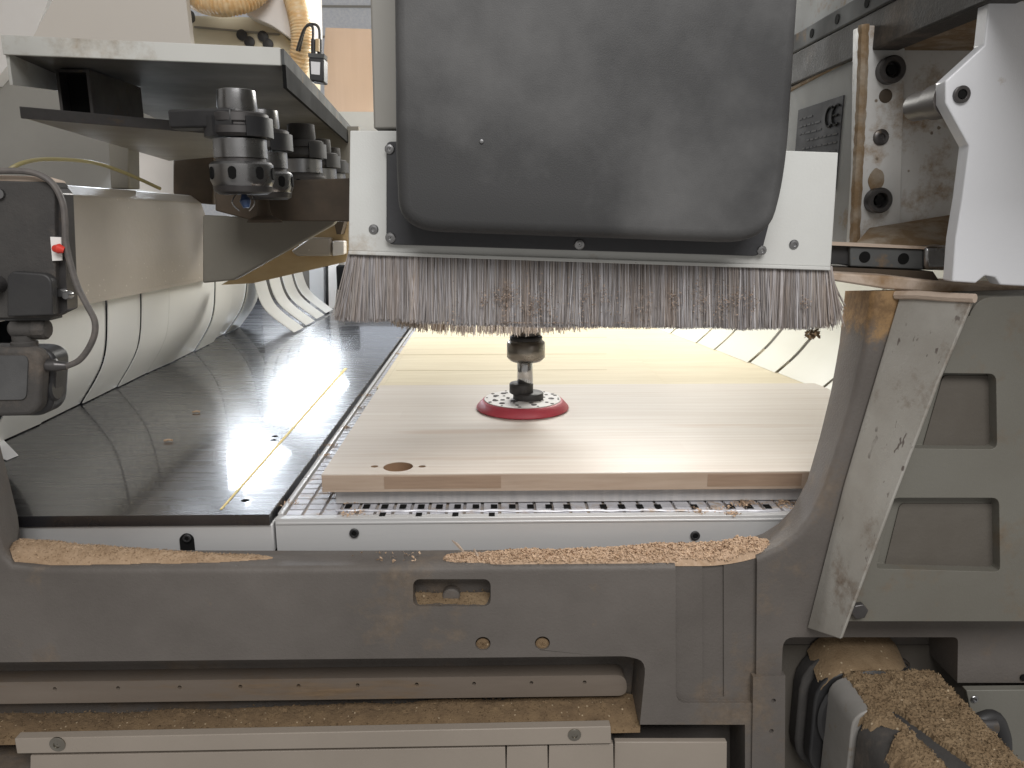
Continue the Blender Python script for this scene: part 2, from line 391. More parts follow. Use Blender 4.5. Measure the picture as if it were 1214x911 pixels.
# ================================================================== TABLES
ZT = -.372       # raster table top, below camera height
ZB = -.325       # wood board top
p_front = PZ(328, 613, ZT)
YT = p_front.y; XT0 = p_front.x
YT1 = 3.4; XT1 = .74
tb = thing('raster_table', (XT0, YT, ZZ(ZT)-.2), 'silver aluminium machining table with grooved top and two dark rail bolts', 'machine table')
mb = MB(); mb.box(XT0+.001, XT1, YT+.004, YT1, ZZ(ZT)-.03, ZZ(ZT)-.004); mb.build('table_bed', M['alu_groove'], tb)
mb = MB(); mb.box(XT0, XT1, YT-.008, YT+.004, ZZ(ZT)-.075, ZZ(ZT)+.0005)
mb.box(XT0+.001, XT1, YT-.0095, YT-.008, ZZ(ZT)-.007, ZZ(ZT)-.004); mb.build('front_rail', M['alu'], tb, bevel=.0012)
mb = MB(); mb.box(XT0, XT0+.007, YT+.005, YT1, ZZ(ZT)-.05, ZZ(ZT)+.003); mb.build('side_rail', M['alu'], tb, bevel=.001)
mb = MB()
PIT = .0225
yb_sp = PZ(395, 598, ZT).y
nx = int((XT1-XT0)/PIT)
for i in range(nx):
    for j in range(100):
        x0 = XT0 + .010 + i*PIT; y0 = YT + .006 + j*.019
        if y0 > 3.0: continue
        if y0 > yb_sp+.02 and x0 > XT0 + .075: continue
        if x0 + PIT-.004 > XT1: continue
        mb.box(x0, x0+PIT-.0042, y0, y0+.0150, ZZ(ZT)-.005, ZZ(ZT))
mb.build('raster_top', M['alu_grid'], tb)
for px, py in ((420, 632), (824, 635)):
    cap_bolt('rail_bolt', px, py, 6, YT-.009, tb, 'black', .5)
for k in range(24):                              # row of vacuum ports just in front of the spoilboard
    if k in (13, 18, 20): continue
    px = 413 + k*21.6; p = PZ(px, 601.5, ZT); mb = MB()
    mb.box(p.x-.0042, p.x+.0042, p.y-.006, p.y+.007, ZZ(ZT)+.0006, ZZ(ZT)+.0012); mb.build('vacuum_port', M['void'], tb)
for k in (2, 4, 6, 8):
    px = 413 + k*21.6; p = PZ(px-2, 611, ZT); mb = MB(); mb.box(p.x-.0045, p.x+.003, p.y-.005, p.y+.006, ZZ(ZT)+.0006, ZZ(ZT)+.0012); mb.build('vacuum_port', M['void'], tb)
mb = MB()                                        # dusty seal cord lying in a groove in front of the spoilboard
mb.tube([PZ(398 + k*7, 607 + 1.6*nz(k*.4, 3.3), ZT) + Vector((0, 0, .0012 + .0012*abs(nz(k*.7)))) for k in range(76)], .0015, 6)
mb.build('seal_cord', M['alu_grid'], tb)
for k in range(16):                              # little drifts of sawdust in the grid, right side and left corner
    px, py = random.choice(((random.uniform(380, 425), random.uniform(578, 612)), (random.uniform(800, 935), random.uniform(596, 611)), (random.uniform(340, 470), 0)))
    if py == 0: py = 612 - (px-335)*1.43
    p = PZ(px, py, ZT) + Vector((0, 0, .0008)); mb = MB(); w = random.uniform(.004, .010)
    mb.flakes(70, lambda: p + Vector((random.gauss(0, w), random.gauss(0, w*.7), abs(random.gauss(0, .0012)))), .0012, .0035)
    tag(mb.build('grid_sawdust', M['chip'], nrm=False), 'small drift of sawdust lying in the grooves of the raster table', 'sawdust', 'sawdust drifts on the raster table', 'stuff')

# spoilboard and stock
XB0 = PZ(381, 563, ZB).x; YB0 = PZ(381, 563, ZB).y; YB1 = PZ(447, 457, ZB).y
ts = .0235
mb = MB(); mb.box(XB0+.012, .60, yb_sp, YB1+.01, ZZ(ZT)+.0005, ZZ(ZB)-ts-.0005)
tag(mb.build('spoilboard', M['spoil'], bevel=.001), 'pale grey spoilboard strip under the wooden panel, resting on the raster table', 'spoilboard')
wb = thing('wooden_panel', (XB0, YB0, ZZ(ZB)-ts), 'thick pale laminated pine panel with one round hole, under the red sanding disc', 'wood panel')
mb = MB(); mb.box(XB0, .62, YB0, YB1, ZZ(ZB)-ts, ZZ(ZB))
pan = mb.build('panel_face', M['wood'])
cuts = []
for px, py, rx in ((472, 553.5, 18), (444, 553, 4.5), (500.5, 553, 4.5)):
    p = PZ(px, py, ZB); r = rx*p.y/F*1.02
    c = MB(); c.lathe([(r, -.013), (r, .01)], p, 'Z', 36); cuts.append(c.build('cutter', M['wood_edge']))
boolean(pan, cuts)
attach(pan, wb)
hole_m = mat('bored_wood', (.30,.195,.12), (.24,.15,.09), .7, scale=30)
for px, py, rx in ((472, 553.5, 18), (444, 553, 4.5), (500.5, 553, 4.5)):
    p = PZ(px, py, ZB); r = rx*p.y/F*1.02; c = MB()
    c.lathe([(r*.985, -.0006), (r*.985, -.0128), (.0004, -.0127)], p, 'Z', 36, cap=False); c.build('bored_hole', hole_m, wb)
bv = pan.modifiers.new('bevel', 'BEVEL'); bv.width = .0006; bv.limit_method = 'ANGLE'; bv.angle_limit = R(60)
mb = MB(); mb.box(XB0+.0003, .615, YB0-.0006, YB0+.002, ZZ(ZB)-ts+.0004, ZZ(ZB)-.0012); mb.build('front_edge', M['wood_edge'], wb)
for a, b in ((381.5, 455), (455, 594), (838, 950)):
    x0 = PY(a, 570, YB0).x; x1 = PY(b, 570, YB0).x
    mb = MB(); mb.box(x0+.0006, x1, YB0-.0011, YB0, ZZ(ZB)-ts*.82, ZZ(ZB)-.003); st = mb.build('edge_stave', M['wood_end'] if a != 381.5 else M['wood_edge'], wb)

ZM = ZB-.006
xm0 = PZ(447, 459, ZM).x
mp_ = thing('mdf_panel', (xm0, YB1, ZZ(ZM)-.03), 'large yellowish fibreboard sheet lying on the table behind the pine panel', 'fibreboard')
mb = MB(); mb.box(xm0, .66, YB1+.004, 3.2, ZZ(ZT)+.001, ZZ(ZM)); mb.build('base_sheet', M['mdf'], mp_, bevel=.0008)
a = PZ(470, 459, ZM); b = PZ(792, 459, ZM); c = PZ(735, 420, ZM)
mb = MB(); mb.slab([(xm0+.012, YB1+.006), (b.x, YB1+.006), (b.x-.008, 2.05), (xm0+.012, 2.05)], ZZ(ZM)+.0004, ZZ(ZM)+.0022); mb.build('thin_overlay', M['mdf'], mp_, bevel=.0006)
mb = MB()
for py in (402, 422, 441):
    q0 = PZ(470, py, ZM); q1 = PZ(720 if py > 400 else 700, py, ZM)
    mb.box(q0.x, q1.x, q0.y, q0.y+.002, ZZ(ZM)+.0023, ZZ(ZM)+.0025)
mb.build('score_lines', mat('mdf_score', (.50,.40,.25), (.45,.36,.22), .7), mp_)

# black side table
ZK = -.362
k0 = PZ(24, 602, ZK); k1 = PZ(326, 610, ZK); YK = k1.y
bt = thing('side_table', (-.5, YK, ZZ(ZK)-.08), 'glossy black side table on a pale aluminium rail', 'side table')
mb = MB(); mb.box(-1.05, XT0-.004, YK, 3.3, ZZ(ZK)-.014, ZZ(ZK)); top = mb.build('table_top', M['phenolic'])
cuts = []
for px, py, r in ((326, 517.5, .0052), (324, 522, .0052), (291, 593.5, .0055), (387, 478, .0055)):
    p = PZ(px, py, ZK); c = MB(); c.lathe([(r, -.01), (r, .01)], p, 'Z', 20); cuts.append(c.build('cutter', M['void']))
boolean(top, cuts); attach(top, bt)
mb = MB(); mb.box(-1.05, XT0-.002, YK+.004, YK+.03, ZZ(ZK)-.052, ZZ(ZK)-.0145); r_ = mb.build('table_rail', M['alu'], bt, bevel=.002)
c = PY(222, 640, YK+.004); mb = MB(); mb.lathe([(.0085,-.003),(.0085,.004)], c, 'Y', 20); mb.box(c.x-.0085, c.x+.0085, c.y-.0028, c.y+.003, c.z-.02, c.z); mb.build('rail_slot', M['void'], bt)
cap_bolt('rail_bolt', 222, 638, 5, YK-.001, bt, 'black', .6)
mb = MB(); mb.box(-1.05, XT0-.001, YK+.015, YK+.2, ZZ(ZK)-.2, ZZ(ZK)-.0525); mb.build('underframe', M['void'], bt)
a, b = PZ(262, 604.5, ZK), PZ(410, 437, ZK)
mb = MB(); mb.slab([(a.x-.0014, a.y), (a.x+.0014, a.y), (b.x+.0036, b.y), (b.x-.0036, b.y)], ZZ(ZK)+.0003, ZZ(ZK)+.0007); mb.build('painted_reflection', M['line'], bt)  # thin stripe painted in place of a glowing reflection in the black top
# scraps on it
pts = [PZ(-6, 512, ZK), PZ(22, 541, ZK), PZ(8, 547, ZK), PZ(-10, 540, ZK)]
mb = MB(); mb.loft([p+Vector((0,0,.001)) for p in pts], [p+Vector((0,0,.0016)) for p in pts])
tag(mb.build('paper_scrap', M['paper']), 'small white pointed paper scrap at the left edge of the black table', 'paper')
for i, (px, py, lab) in enumerate(((233, 490, 'tiny pale wood chip on the black table, farther of the two'), (200, 524, 'tiny pale wood chip on the black table, nearer of the two'))):
    p = PZ(px, py, ZK); mb = MB(); a = random.uniform(-.4, .4); mb.tube([p+Vector((-.007,-.001,.0022)), p+Vector((0,.0005,.0035)), p+Vector((.006,.001,.0022))], .0018, 5)
    tag(mb.build('wood_chip', M['chip']), lab, 'wood chip', 'chips on the black table')

# ================================================================== SANDING TOOL
pc = PZ(619.5, 484, ZB); YS = pc.y
st = thing('sanding_tool', pc, 'round red sanding disc with white perforated top, on a steel shank', 'sanding disc')
R1 = 56.5*YS/F; R2 = 48.5*YS/F
mb = MB(); mb.lathe([(R1*.985, .0006), (R1, .0022), (R1*.995, .004), (R2+.001, .0145), (R2*.97, .0155), (.001, .0156)], pc, 'Z', 72); mb.build('backing_pad', M['red'], st)
mb = MB(); mb.lathe([(R1*.97, .0002), (R1*.975, .0012)], pc, 'Z', 60); mb.build('abrasive_sheet', M['rubber'], st)
mb = MB(); mb.lathe([(R2*.965, .0158), (R2*.96, .0168), (.001, .017)], pc, 'Z', 60); disc = mb.build('perforated_disc', M['off_white'], st)
mb = MB(); k = 0
for ring, n, r in ((.9, 16, .0026), (.72, 14, .0042), (.53, 10, .0034), (.37, 8, .0042)):
    for i in range(n):
        t = 2*math.pi*(i+.3*k)/n; k += 1
        mb.lathe([(r*(1.15 if i % 2 else .7), .0171), (r*(1.15 if i % 2 else .7), .0174)], pc + Vector((R2*ring*math.cos(t), R2*ring*math.sin(t), 0)), 'Z', 14)
mb.build('perforations', mat('disc_hole', (.07,.06,.06), (.05,.045,.045), .8), disc)
def axis_z(px, py): return PY(px, py, YS)
def cyl(px, y0, y1, wpx, name, m, parent, seg=40, ch=.0015):
    a = PY(px, y0, YS); b = PY(px, y1, YS); r = wpx/2*YS/F; h = a.z-b.z; mb = MB()
    mb.lathe([(r-ch, 0), (r, ch), (r, h-ch), (r-ch, h)], Vector((pc.x + (px-623)*YS/F+.004, YS, b.z)), 'Z', seg); return mb.build(name, M[m], parent, smooth=50)
cyl(627, 465, 477, 37, 'lower_hub', 'rubber', st)
cyl(625, 474, 480, 30, 'hub_flange', 'nut_steel', st)
cyl(618.5, 454, 466, 29, 'upper_hub', 'rubber', st)
cyl(623, 424, 456, 19, 'shank', 'chrome', st)
ch = cyl(624, 402, 427.5, 46, 'collet_nut', 'nut_steel', st, ch=.006)
cyl(624, 398, 404, 39, 'nut_collar', 'black', st)
cyl(624, 330, 399, 33, 'spindle_nose', 'dark_steel', st)

# ================================================================== SPINDLE HOOD
YH = .765
hd = thing('spindle_hood', PY(700, 300, YH), 'dark grey rounded spindle hood with a bristle skirt, above the sanding disc', 'machine hood')
out = rpoly([(464,-260), (468,190), (472,274), (913,290), (936,205), (965,-260)], [0, 25, 50, 55, 70, 0], 8)
yf, yb = YH-.065, YH-.006
mb = MB(); a = [PY(x, y, yf+.004) for x, y in out]
cx = sum(p.x for p in a)/len(a); cz = PY(700, 120, YH).z
loops = []
for ins, yy in ((0, yb), (0, yf+.016), (.0022, yf+.0075), (.006, yf+.002), (.012, yf)):
    lp = []
    n = len(a)
    for i, p in enumerate(a):
        t = (a[(i+1) % n] - a[i-1]); nrm = Vector((t.z, 0, -t.x)).normalized()
        if (p + nrm*.01 - Vector((cx, p.y, cz))).length > (p - Vector((cx, p.y, cz))).length: nrm = -nrm
        q = p + nrm*ins; s_ = yy/(YH-.006)
        lp.append(Vector((q.x, yy, q.z)) if ins == 0 or p.z < ZZ(.24) else Vector((q.x, yy, p.z)))
    loops.append([mb.bm.verts.new(q) for q in lp])
for A, B in zip(loops, loops[1:]):
    for i in range(len(A)):
        j = (i+1) % len(A); mb.bm.faces.new((A[i], A[j], B[j], B[i]))
mb.bm.faces.new(loops[0][::-1]); mb.bm.faces.new(loops[-1])
hs = mb.build('hood_shell', M['hood'], hd, smooth=60)
mb = MB(); mb.lathe([(.002, 0), (.0017, -.0012), (.0004, -.0014)], PY(571, 168, yf-.0002), 'Y', 12); mb.build('rivet', M['steel'], hd)
gk = rpoly([(458,168), (458,290), (902,304), (913,262), (913,168)], [6,10,10,0,0])
mb = MB(); mb.prism(gk, YH-.006, YH-.0008); mb.build('gasket_plate', M['gasket'], hd, bevel=.001)
pp = [(415,155), (413,298), (985,317), (994,181), (905,178), (905,158)]
mb = MB(); mb.prism(pp, YH, YH+.012); mb.build('front_plate', M['white_panel'], hd, bevel=.001)
mb = MB(); mb.prism([(413,297.5), (413,302), (985,321), (985,316.5)], YH-.004, YH-.0005); mb.build('plate_lip', M['white_panel'], hd, bevel=.0008)
for px, py, r in ((462,177,5.6), (463,282,6), (687,290,6), (903,297,5.6)): screw('gasket_screw', px, py, r, YH-.006, hd)
for px, py in ((443,272), (941,290)): screw('plate_screw', px, py, 5.6, YH, hd)
# enclosure body behind the front plate
x0 = PY(418, 200, YH).x; x1 = PY(985, 200, YH).x; zl = PY(500, 300, YH).z+.012
mb = MB(); mb.prism([(419,160), (417,296), (978,312), (986,184), (905,181), (905,160)], YH+.0125, 1.30); mb.build('enclosure', M['casting_clean'], hd)
mb = MB(); mb.prism([(432,-260), (443,153), (478,153), (478,-260)], YH+.02, 1.05); mb.build('rear_housing', M['cabinet'], hd, bevel=.002)
mb = MB(); mb.prism([(478,-260), (478,153), (930,175), (960,-260)], YH+.002, 1.2); mb.build('head_body', M['cabinet'], hd)

mb = MB(); mb.prism([(414,296), (414,309), (984,328), (984,315)], YH+.0232, YH+.028); mb.build('brush_strip', M['black_dusty'], hd)
# bristles
def bristles(mb, cols, n, root, tip, r, segs=3):
    lay = mb.bm.loops.layers.float_color.get('tint') or mb.bm.loops.layers.float_color.new('tint')
    for _ in range(n):
        u = random.random(); d = random.random()
        a, b = root(u, d), tip(u, d)
        bend = Vector((random.gauss(0, .0011), random.gauss(0, .001), 0))
        w = r*random.uniform(.7, 1.35)
        g = .5+.5*nz(u*60, d*2.); g2 = .5+.5*nz(u*9+3, 5.)
        base = random.choice(((.155,.143,.142), (.19,.182,.187), (.13,.118,.113), (.24,.234,.24), (.175,.156,.143), (.125,.110,.103)))
        k = .72 + .5*g*g2 + random.uniform(-.1, .15)
        c0 = [v*k*2.5 for v in base]
        ang = random.uniform(0, 6.28); dusty = max(0, nz(u*34, 2.7)*1.6)
        prev = None
        for q in range(segs+1):
            t = q/segs; p = a.lerp(b, t) + bend*(t*t)
            ww = w*(1-.45*t)
            ring = [mb.bm.verts.new(p + Vector((math.cos(ang+v*2.094), math.sin(ang+v*2.094), 0))*ww) for v in range(3)]
            if prev:
                for v in range(3):
                    f = mb.bm.faces.new((prev[v], prev[(v+1)%3], ring[(v+1)%3], ring[v]))
                    # wood dust caught among the lower two thirds of the bristles
                    dd = dusty*(.5 if q < 2 else .9)*random.uniform(.3, 1)
                    cc = [cv*(1-dd*.6) + tv*dd*.6 for cv, tv in zip(c0, (.38,.27,.19))]
                    for lp in f.loops: lp[lay] = (*cc, 1)
            prev = ring
BZT = lambda px: 299 + (px-413)*(19/572.)
def f_root(u, d):
    px = 413 + 574*u; return PY(px, BZT(px), YH+.001) + Vector((0, .022*d, .002))
def f_tip(u, d):
    px = 413 + 574*u
    sp = 0
    if u < .05: sp = -20*(1-u/.05)*random.uniform(.2, 1)
    if u > .96: sp = 16*((u-.96)/.04)*random.uniform(.2, 1)
    px += sp + random.gauss(0, 1.5) + 5*nz(u*23, 8.)
    yy = 379 + 6*min(1, u*3) + 5.5*u + 2.5*nz(u*14) + random.uniform(-3, 2.5)
    if u > .96: yy -= 12*((u-.96)/.04)*random.random()
    return PY(px, yy, YH-.006) + Vector((0, .028*d, 0))
mb = MB(); bristles(mb, None, 19000, f_root, f_tip, .00047)
# clusters of stray splayed hairs at the ends
def s_root(u, d): return PY(random.uniform(413, 424), BZT(413)+2, YH) + Vector((0, .02*d, 0))
def s_tip(u, d): return PY(random.uniform(396, 416), 374 + random.uniform(0, 9), YH-.01) + Vector((0, .03*d, 0))
bristles(mb, None, 140, s_root, s_tip, .0006)
def s_root2(u, d): return PY(random.uniform(972, 986), BZT(980)+2, YH) + Vector((0, .02*d, 0))
def s_tip2(u, d): return PY(986 + 18*u, 392 - 26*u + random.uniform(-4, 2), YH) + Vector((0, .03*d, 0))
bristles(mb, None, 130, s_root2, s_tip2, .0007)
fb = mb.build('bristle_skirt', M['bristle'], hd, nrm=False); fb['kind'] = 'stuff'
mb = MB()
xl = PY(416, 300, YH).x; xr = PY(984, 316, YH).x; zr_ = PY(416, 300, YH).z; zt_ = PY(416, 384, YH).z
for sx, x in ((-1, xl), (1, xr)):
    bristles(mb, None, 1500, lambda u, d: Vector((x - sx*.02*d, YH+.03+.48*u, zr_-.006*(sx > 0))), lambda u, d: Vector((x + sx*.006 - sx*.02*d + random.gauss(0,.003), YH+.03+.48*u+random.gauss(0,.003), zt_+random.uniform(0,.006)-.006*(sx>0))), .0008, 2)
sb_ = mb.build('side_skirt', M['bristle'], hd, nrm=False); sb_['kind'] = 'stuff'
# inner ring brush around the spindle nose
mb = MB(); rc = Vector((PY(592, 390, 1.05).x, 1.21, 0)); rr = 147*1.05/F
zi = PY(590, 396.5, 1.05).z
def r_root(u, d):
    t = 2*math.pi*u; q = rr - .012 - .015*d; return Vector((rc.x+q*math.cos(t), rc.y+q*math.sin(t), zi+.10))
def r_tip(u, d):
    t = 2*math.pi*u; q = rr - .015*d; return Vector((rc.x+q*math.cos(t)+random.gauss(0,.002), rc.y+q*math.sin(t)+random.gauss(0,.002), zi+abs(random.gauss(0,.0035)) - (.003 if d < .2 else 0)))
lay = mb.bm.loops.layers.float_color.new('tint')
bristles(mb, None, 3600, r_root, r_tip, .0008, 2)
for f in mb.bm.faces:
    for lp in f.loops: c = lp[lay]; lp[lay] = (c[0]*.85+.05, c[1]*.80+.035, c[2]*.72+.02, 1)
ib = mb.build('inner_ring_brush', M['bristle'], hd, nrm=False); ib['kind'] = 'stuff'
# shavings caught in the bristles
mb = MB()
clumps = [(602,350,6,120), (588,352,4,40), (645,356,9,120), (632,365,6,60), (697,352,8,60), (716,350,6,50), (764,358,8,80), (800,355,6,60), (830,350,8,120), (857,362,9,140), (873,352,5,50), (890,356,7,60), (610,378,14,120), (572,356,4,30), (652,380,10,40), (740,372,14,60), (955,360,4,40), (540,362,8,30), (690,375,20,60)]
def cpos():
    cx, cy, s, n = random.choices(clumps, [c[3] for c in clumps])[0]
    return PY(cx + random.gauss(0, s*.8), (lambda yy: yy)(min(383, cy + random.gauss(0, s*1.5))), YH-.0095 + random.uniform(-.0015, .004))
mb.flakes(1900, cpos, .0007, .0022, .6)
sv = mb.build('brush_shavings', M['shaving'], nrm=False)
tag(sv, 'fine wood shavings caught in the grey bristles of the hood skirt', 'shavings', kind='stuff')
mb = MB(); base = PY(962, 396, YH+.004)
mb.flakes(40, lambda: base + Vector((random.gauss(0,.004), random.gauss(0,.002), abs(random.gauss(0,.004))-.004)), .003, .008)
tag(mb.build('shaving_tuft', M['dirty'], nrm=False), 'small brown tuft of shavings hanging under the right end of the bristle skirt', 'shavings', kind='stuff')

# ================================================================== GANTRY FRAME
YF, YBK = .80, .872
fr_in = [(-62,-150), (-34,440), (-20,540), (-6,620), (4,656), (16,669), (60,672.5), (180,672.5), (300,672.5), (420,672), (520,671), (620,670), (700,669.5), (790,669), (840,668), (872,665), (900,658), (925,647), (946,631), (963,609), (980,573), (997,522), (1012,470), (1026,410), (1036,345)]
bk_in = [(-48,-150), (-22,440), (-6,505), (12,575), (21,612), (25,646), (60,652.5), (180,652.5), (300,653), (420,653), (520,652.5), (620,652), (700,651), (790,648), (836,645), (862,642), (886,638.5), (904,633), (923,621), (940,603), (957,570), (972,518), (985,465), (995,408), (1002,345)]
out_f = [(1420,345), (1420,1010), (-600,1010), (-600,480), (-170,480), (-170,-150)]
mb = MB()
A = [PY(x, y, YF) for x, y in fr_in] + [PY(x, y, YF) for x, y in out_f]
B = [PY(x, y, YBK) for x, y in bk_in] + [Vector((p.x, YBK, p.z)) for p in A[len(fr_in):]]
va, vb, fs = mb.loft(A, B)
bmesh.ops.recalc_face_normals(mb.bm, faces=mb.bm.faces)
ed = []
for i in range(len(fr_in)-1):
    e = mb.bm.edges.get((va[i], va[i+1]))
    if e: ed.append(e)
    e = mb.bm.edges.get((vb[i], vb[i+1]))
bmesh.ops.bevel(mb.bm, geom=ed, offset=.009, segments=5, affect='EDGES', profile=.5, clamp_overlap=True)
gf = mb.build('gantry_frame', M['cast'])
cav = [(936,767), (1148,767), (1147,822), (1420,822), (1420,1000), (926,1000)]
cuts = [poly_cut(rpoly([(-240,800), (746,790), (770,796), (758,915), (-240,930)], [0,8,16,0,0]), .78, .862),
        poly_cut([(756,879.5), (893,879.5), (893,990), (750,990)], .77, .863),
        poly_cut(rpoly([(806,640), (905,640), (903,847), (806,847)], [0,0,3,14]), .78, .806),
        poly_cut(rpoly([(840,640), (866,640), (866,843), (840,843)], [0,0,1,1]), .78, .8085),
        poly_cut(rrect(487.5,697,581.5,730,8), .78, .826),
        disc_cut(572.5,763.5,10,.78,.815,.80), disc_cut(643,763,10,.78,.815,.80),
        poly_cut(rpoly(cav, [14,6,0,0,0,0]), .78, .862)]
boolean(gf, cuts)
tag(gf, 'dark grey cast machine frame across the foreground with a long slot', 'machine frame')
bv = gf.modifiers.new('bevel', 'BEVEL'); bv.width = .0014; bv.segments = 2; bv.limit_method = 'ANGLE'; bv.angle_limit = R(50)

# parts of the frame
mb = MB(); mb.prism(rpoly([(-240,812), (742,800.5), (744,825), (-240,838)], [0,12,12,0], 6), .838, .8615); gs = mb.build('guide_strip', mat('dusty_guide_strip', (.20,.165,.135), (.155,.125,.10), .55, scale=6, stretch=(.5,1,4), dust=(.24,.165,.1), dust_amt=.2, dust_scale=6))
boolean(gs, [disc_cut(x, 817-(x-65)*.0125, 2.6, .82, .85, .838) for x in (65,140,213,285,354,424,494,562,630,693)])
gs.parent = gf
bv = gs.modifiers.new('bevel', 'BEVEL'); bv.width = .0015; bv.segments = 2; bv.limit_method = 'ANGLE'; bv.angle_limit = R(50)
c = PY(535, 707, .818); r = 11.5*.818/F
mb = MB(); mb.lathe([(r, .0085), (r, -.002), (r*.85, -.004), (.0005, -.0045)], c, 'Y', 28); q = mb.build('pocket_boss', M['cast'], bevel=0); q.parent = gf
for px in (513, 556.5):
    mb = MB(); mb.lathe([(.003, -.0003), (.003, .0005)], PY(px, 706, .8255), 'Y', 16); q = mb.build('pocket_hole', M['void']); q.parent = gf
mb = MB(); mb.prism([(893,803), (931,801), (930,1000), (890,1000)], .7965, .805); sp = mb.build('edge_strip', M['cast'])
boolean(sp, [disc_cut(917, 831, 3.2, .78, .8045, .7965), disc_cut(914.5, 867, 3.2, .78, .8045, .7965)]); sp.parent = gf
mb = MB(); mb.prism([(926,765), (1160,765), (1160,990), (926,990)], .8605, .866); q = mb.build('cavity_back', M['recess']); q.parent = gf

def heap(name, m, pfn, hfn, n, flake, label, nu=220, nv=16, rough=.0018):
    """pfn(u,v)->Vector on the surface below; hfn(u,v)->height"""
    mb = MB()
    def top(u, v):
        p = pfn(u, v); h = hfn(u, v)
        return p + Vector((0, 0, -.0022 if h < .0003 or v in (0, 1) else h + rough*min(1, h/.003)*(nz(p.x*220, p.y*220) + .6*nz(p.x*600, p.y*600, 3))))
    gv = mb.grid(top, nu, nv)
    dead = [gv[i][j] for i in range(nu+1) for j in range(nv+1) if hfn(i/nu, j/nv) < .0003 and all(hfn(min(max(i+a, 0), nu)/nu, min(max(j+b, 0), nv)/nv) < .0003 for a in (-1, 0, 1) for b in (-1, 0, 1))]
    if len(dead) < (nu+1)*(nv+1)*.9: bmesh.ops.delete(mb.bm, geom=dead, context='VERTS')
    def pos():
        while True:
            u, v = random.random(), random.random()
            if hfn(u, v) > .0004: return top(u, v) + Vector((0, 0, random.uniform(-.0004, .0012)))
    mb.flakes(n, pos, *flake)
    o = mb.build(name, m, nrm=False)
    return tag(o, label, 'sawdust', kind='stuff')
def ledge(px, v):                                 # point on the sloping ledge: v=0 front, v=1 back
    f = PY(px, 669.5 if px < 830 else 669.5-(px-830)**2*.0022, YF+.004); b = PY(px, 653.5 if px < 700 else 653.5-(px-700)*.05, YBK-.004)
    return f.lerp(b, v)
def lobe(v, w, c=.5):                             # cross section of a drift of width w
    x = (v-c)/max(1e-4, w*.5); return max(0., 1-x*x)**.8
def right_h(u, v):
    e = min(1, u*5)**.7*min(1, (1-u)*14)**.6
    w = (.35+.62*e)*(1+.25*nz(u*11, 1)); h = (.005+.012*u)*e*(1+.3*nz(u*13)+.18*nz(u*40, 4))
    return h*lobe(v, w, .42+.1*nz(u*7, 5))
def left_h(u, v):
    t = 1-u
    w = .96*t**.45*(1+.15*nz(u*9, 6)); h = .024*t**1.25*min(1, .6+u*9)*(1+.15*nz(u*9, 2))
    return h*lobe(v, w, .5+.12*nz(u*5, 7))
heap('sawdust_heap', M['chip'], lambda u, v: ledge(524+394*u, .01+.97*v), right_h, 9000, (.0012, .0042, .6), 'heap of coarse tan wood shavings along the right half of the frame ledge', nv=24)
heap('sawdust_heap', M['fine_dust'], lambda u, v: ledge(13+320*u, .02+.95*v), left_h, 2600, (.0008, .0024, .4), 'smooth drift of fine tan sawdust tapering along the left end of the frame ledge', nv=24, rough=.0012)
# splinters and crumbs on the ledge
for (ax, ay), (bx, by), lab in (((536,641), (549,654), 'thin pinkish splinter at the left end of the shavings heap, left of the two'), ((562,651), (569,668), 'flat pale splinter lying across the left of the shavings heap, right of the two')):
    a, b = PY(ax, ay, YF+.05), PY(bx, by, YF+.012); mb = MB(); mb.tube([a, a.lerp(b, .5)+Vector((0,0,.001)), b], .0015, 5, [.0006, .002, .0014])
    tag(mb.build('wood_splinter', M['wood_edge']), lab, 'splinter', 'splinters on the frame ledge')
mb = MB()
def crumb():
    px = random.choice((468, 452, 428, 490, 495, 480)) + random.gauss(0, 7); v = random.uniform(.15, .85); return ledge(px, v) + Vector((0,0,.0012))
mb.flakes(34, crumb, .0018, .0045)
tag(mb.build('scattered_crumbs', M['chip'], nrm=False), 'few loose pale crumbs scattered on the middle of the frame ledge', 'crumbs', kind='stuff')
# dust in slot, pocket, bolt holes
def slot_p(u, v):
    px = -150 + 909*u
    f = PY(px, 876-.0195*px+6, .803)
    return Vector((f.x*(1+.06*v), .8035+.055*v, f.z))
def slot_h(u, v): return .001 + v**1.2*(.001 + .004*nz(u*14, 9) + .022*max(0, (u-.35))) + .004*math.sin(v*3.1)
heap('slot_dust', M['old_dust'], slot_p, slot_h, 2600, (.001, .003, .4), 'brown bank of old sawdust along the floor of the long frame slot', nu=300, nv=14, rough=.0022)
def pk_p(u, v):
    p = PY(488.5+92*u, 729.5, .8005); return Vector((p.x, .8008+.025*v, p.z))
heap('pocket_dust', M['motor_dust'], pk_p, lambda u, v: .0095+.008*v+.002*nz(u*5, 3), 500, (.0008, .002, .4), 'small bank of sawdust in the rounded pocket of the frame', nu=60, nv=8, rough=.001)
for px, py, lab in ((572.5,764,'sawdust plug in the left of two round frame holes'), (643,763.5,'sawdust plug in the right of two round frame holes')):
    c = PY(px, py, .8055); r = 9.4*.802/F; mb = MB()
    mb.lathe([(r, .004), (r*.97, -.001), (r*.7, -.0022), (r*.3, -.002), (.0004, -.0014)], c, 'Y', 24, cap=False)
    mb.flakes(60, lambda: c + Vector((random.gauss(0, r*.35), -.002, random.gauss(0, r*.35))), .0008, .002)
    tag(mb.build('dust_plug', M['old_dust'], nrm=False), lab, 'sawdust', 'dust plugs in the frame holes', 'stuff')

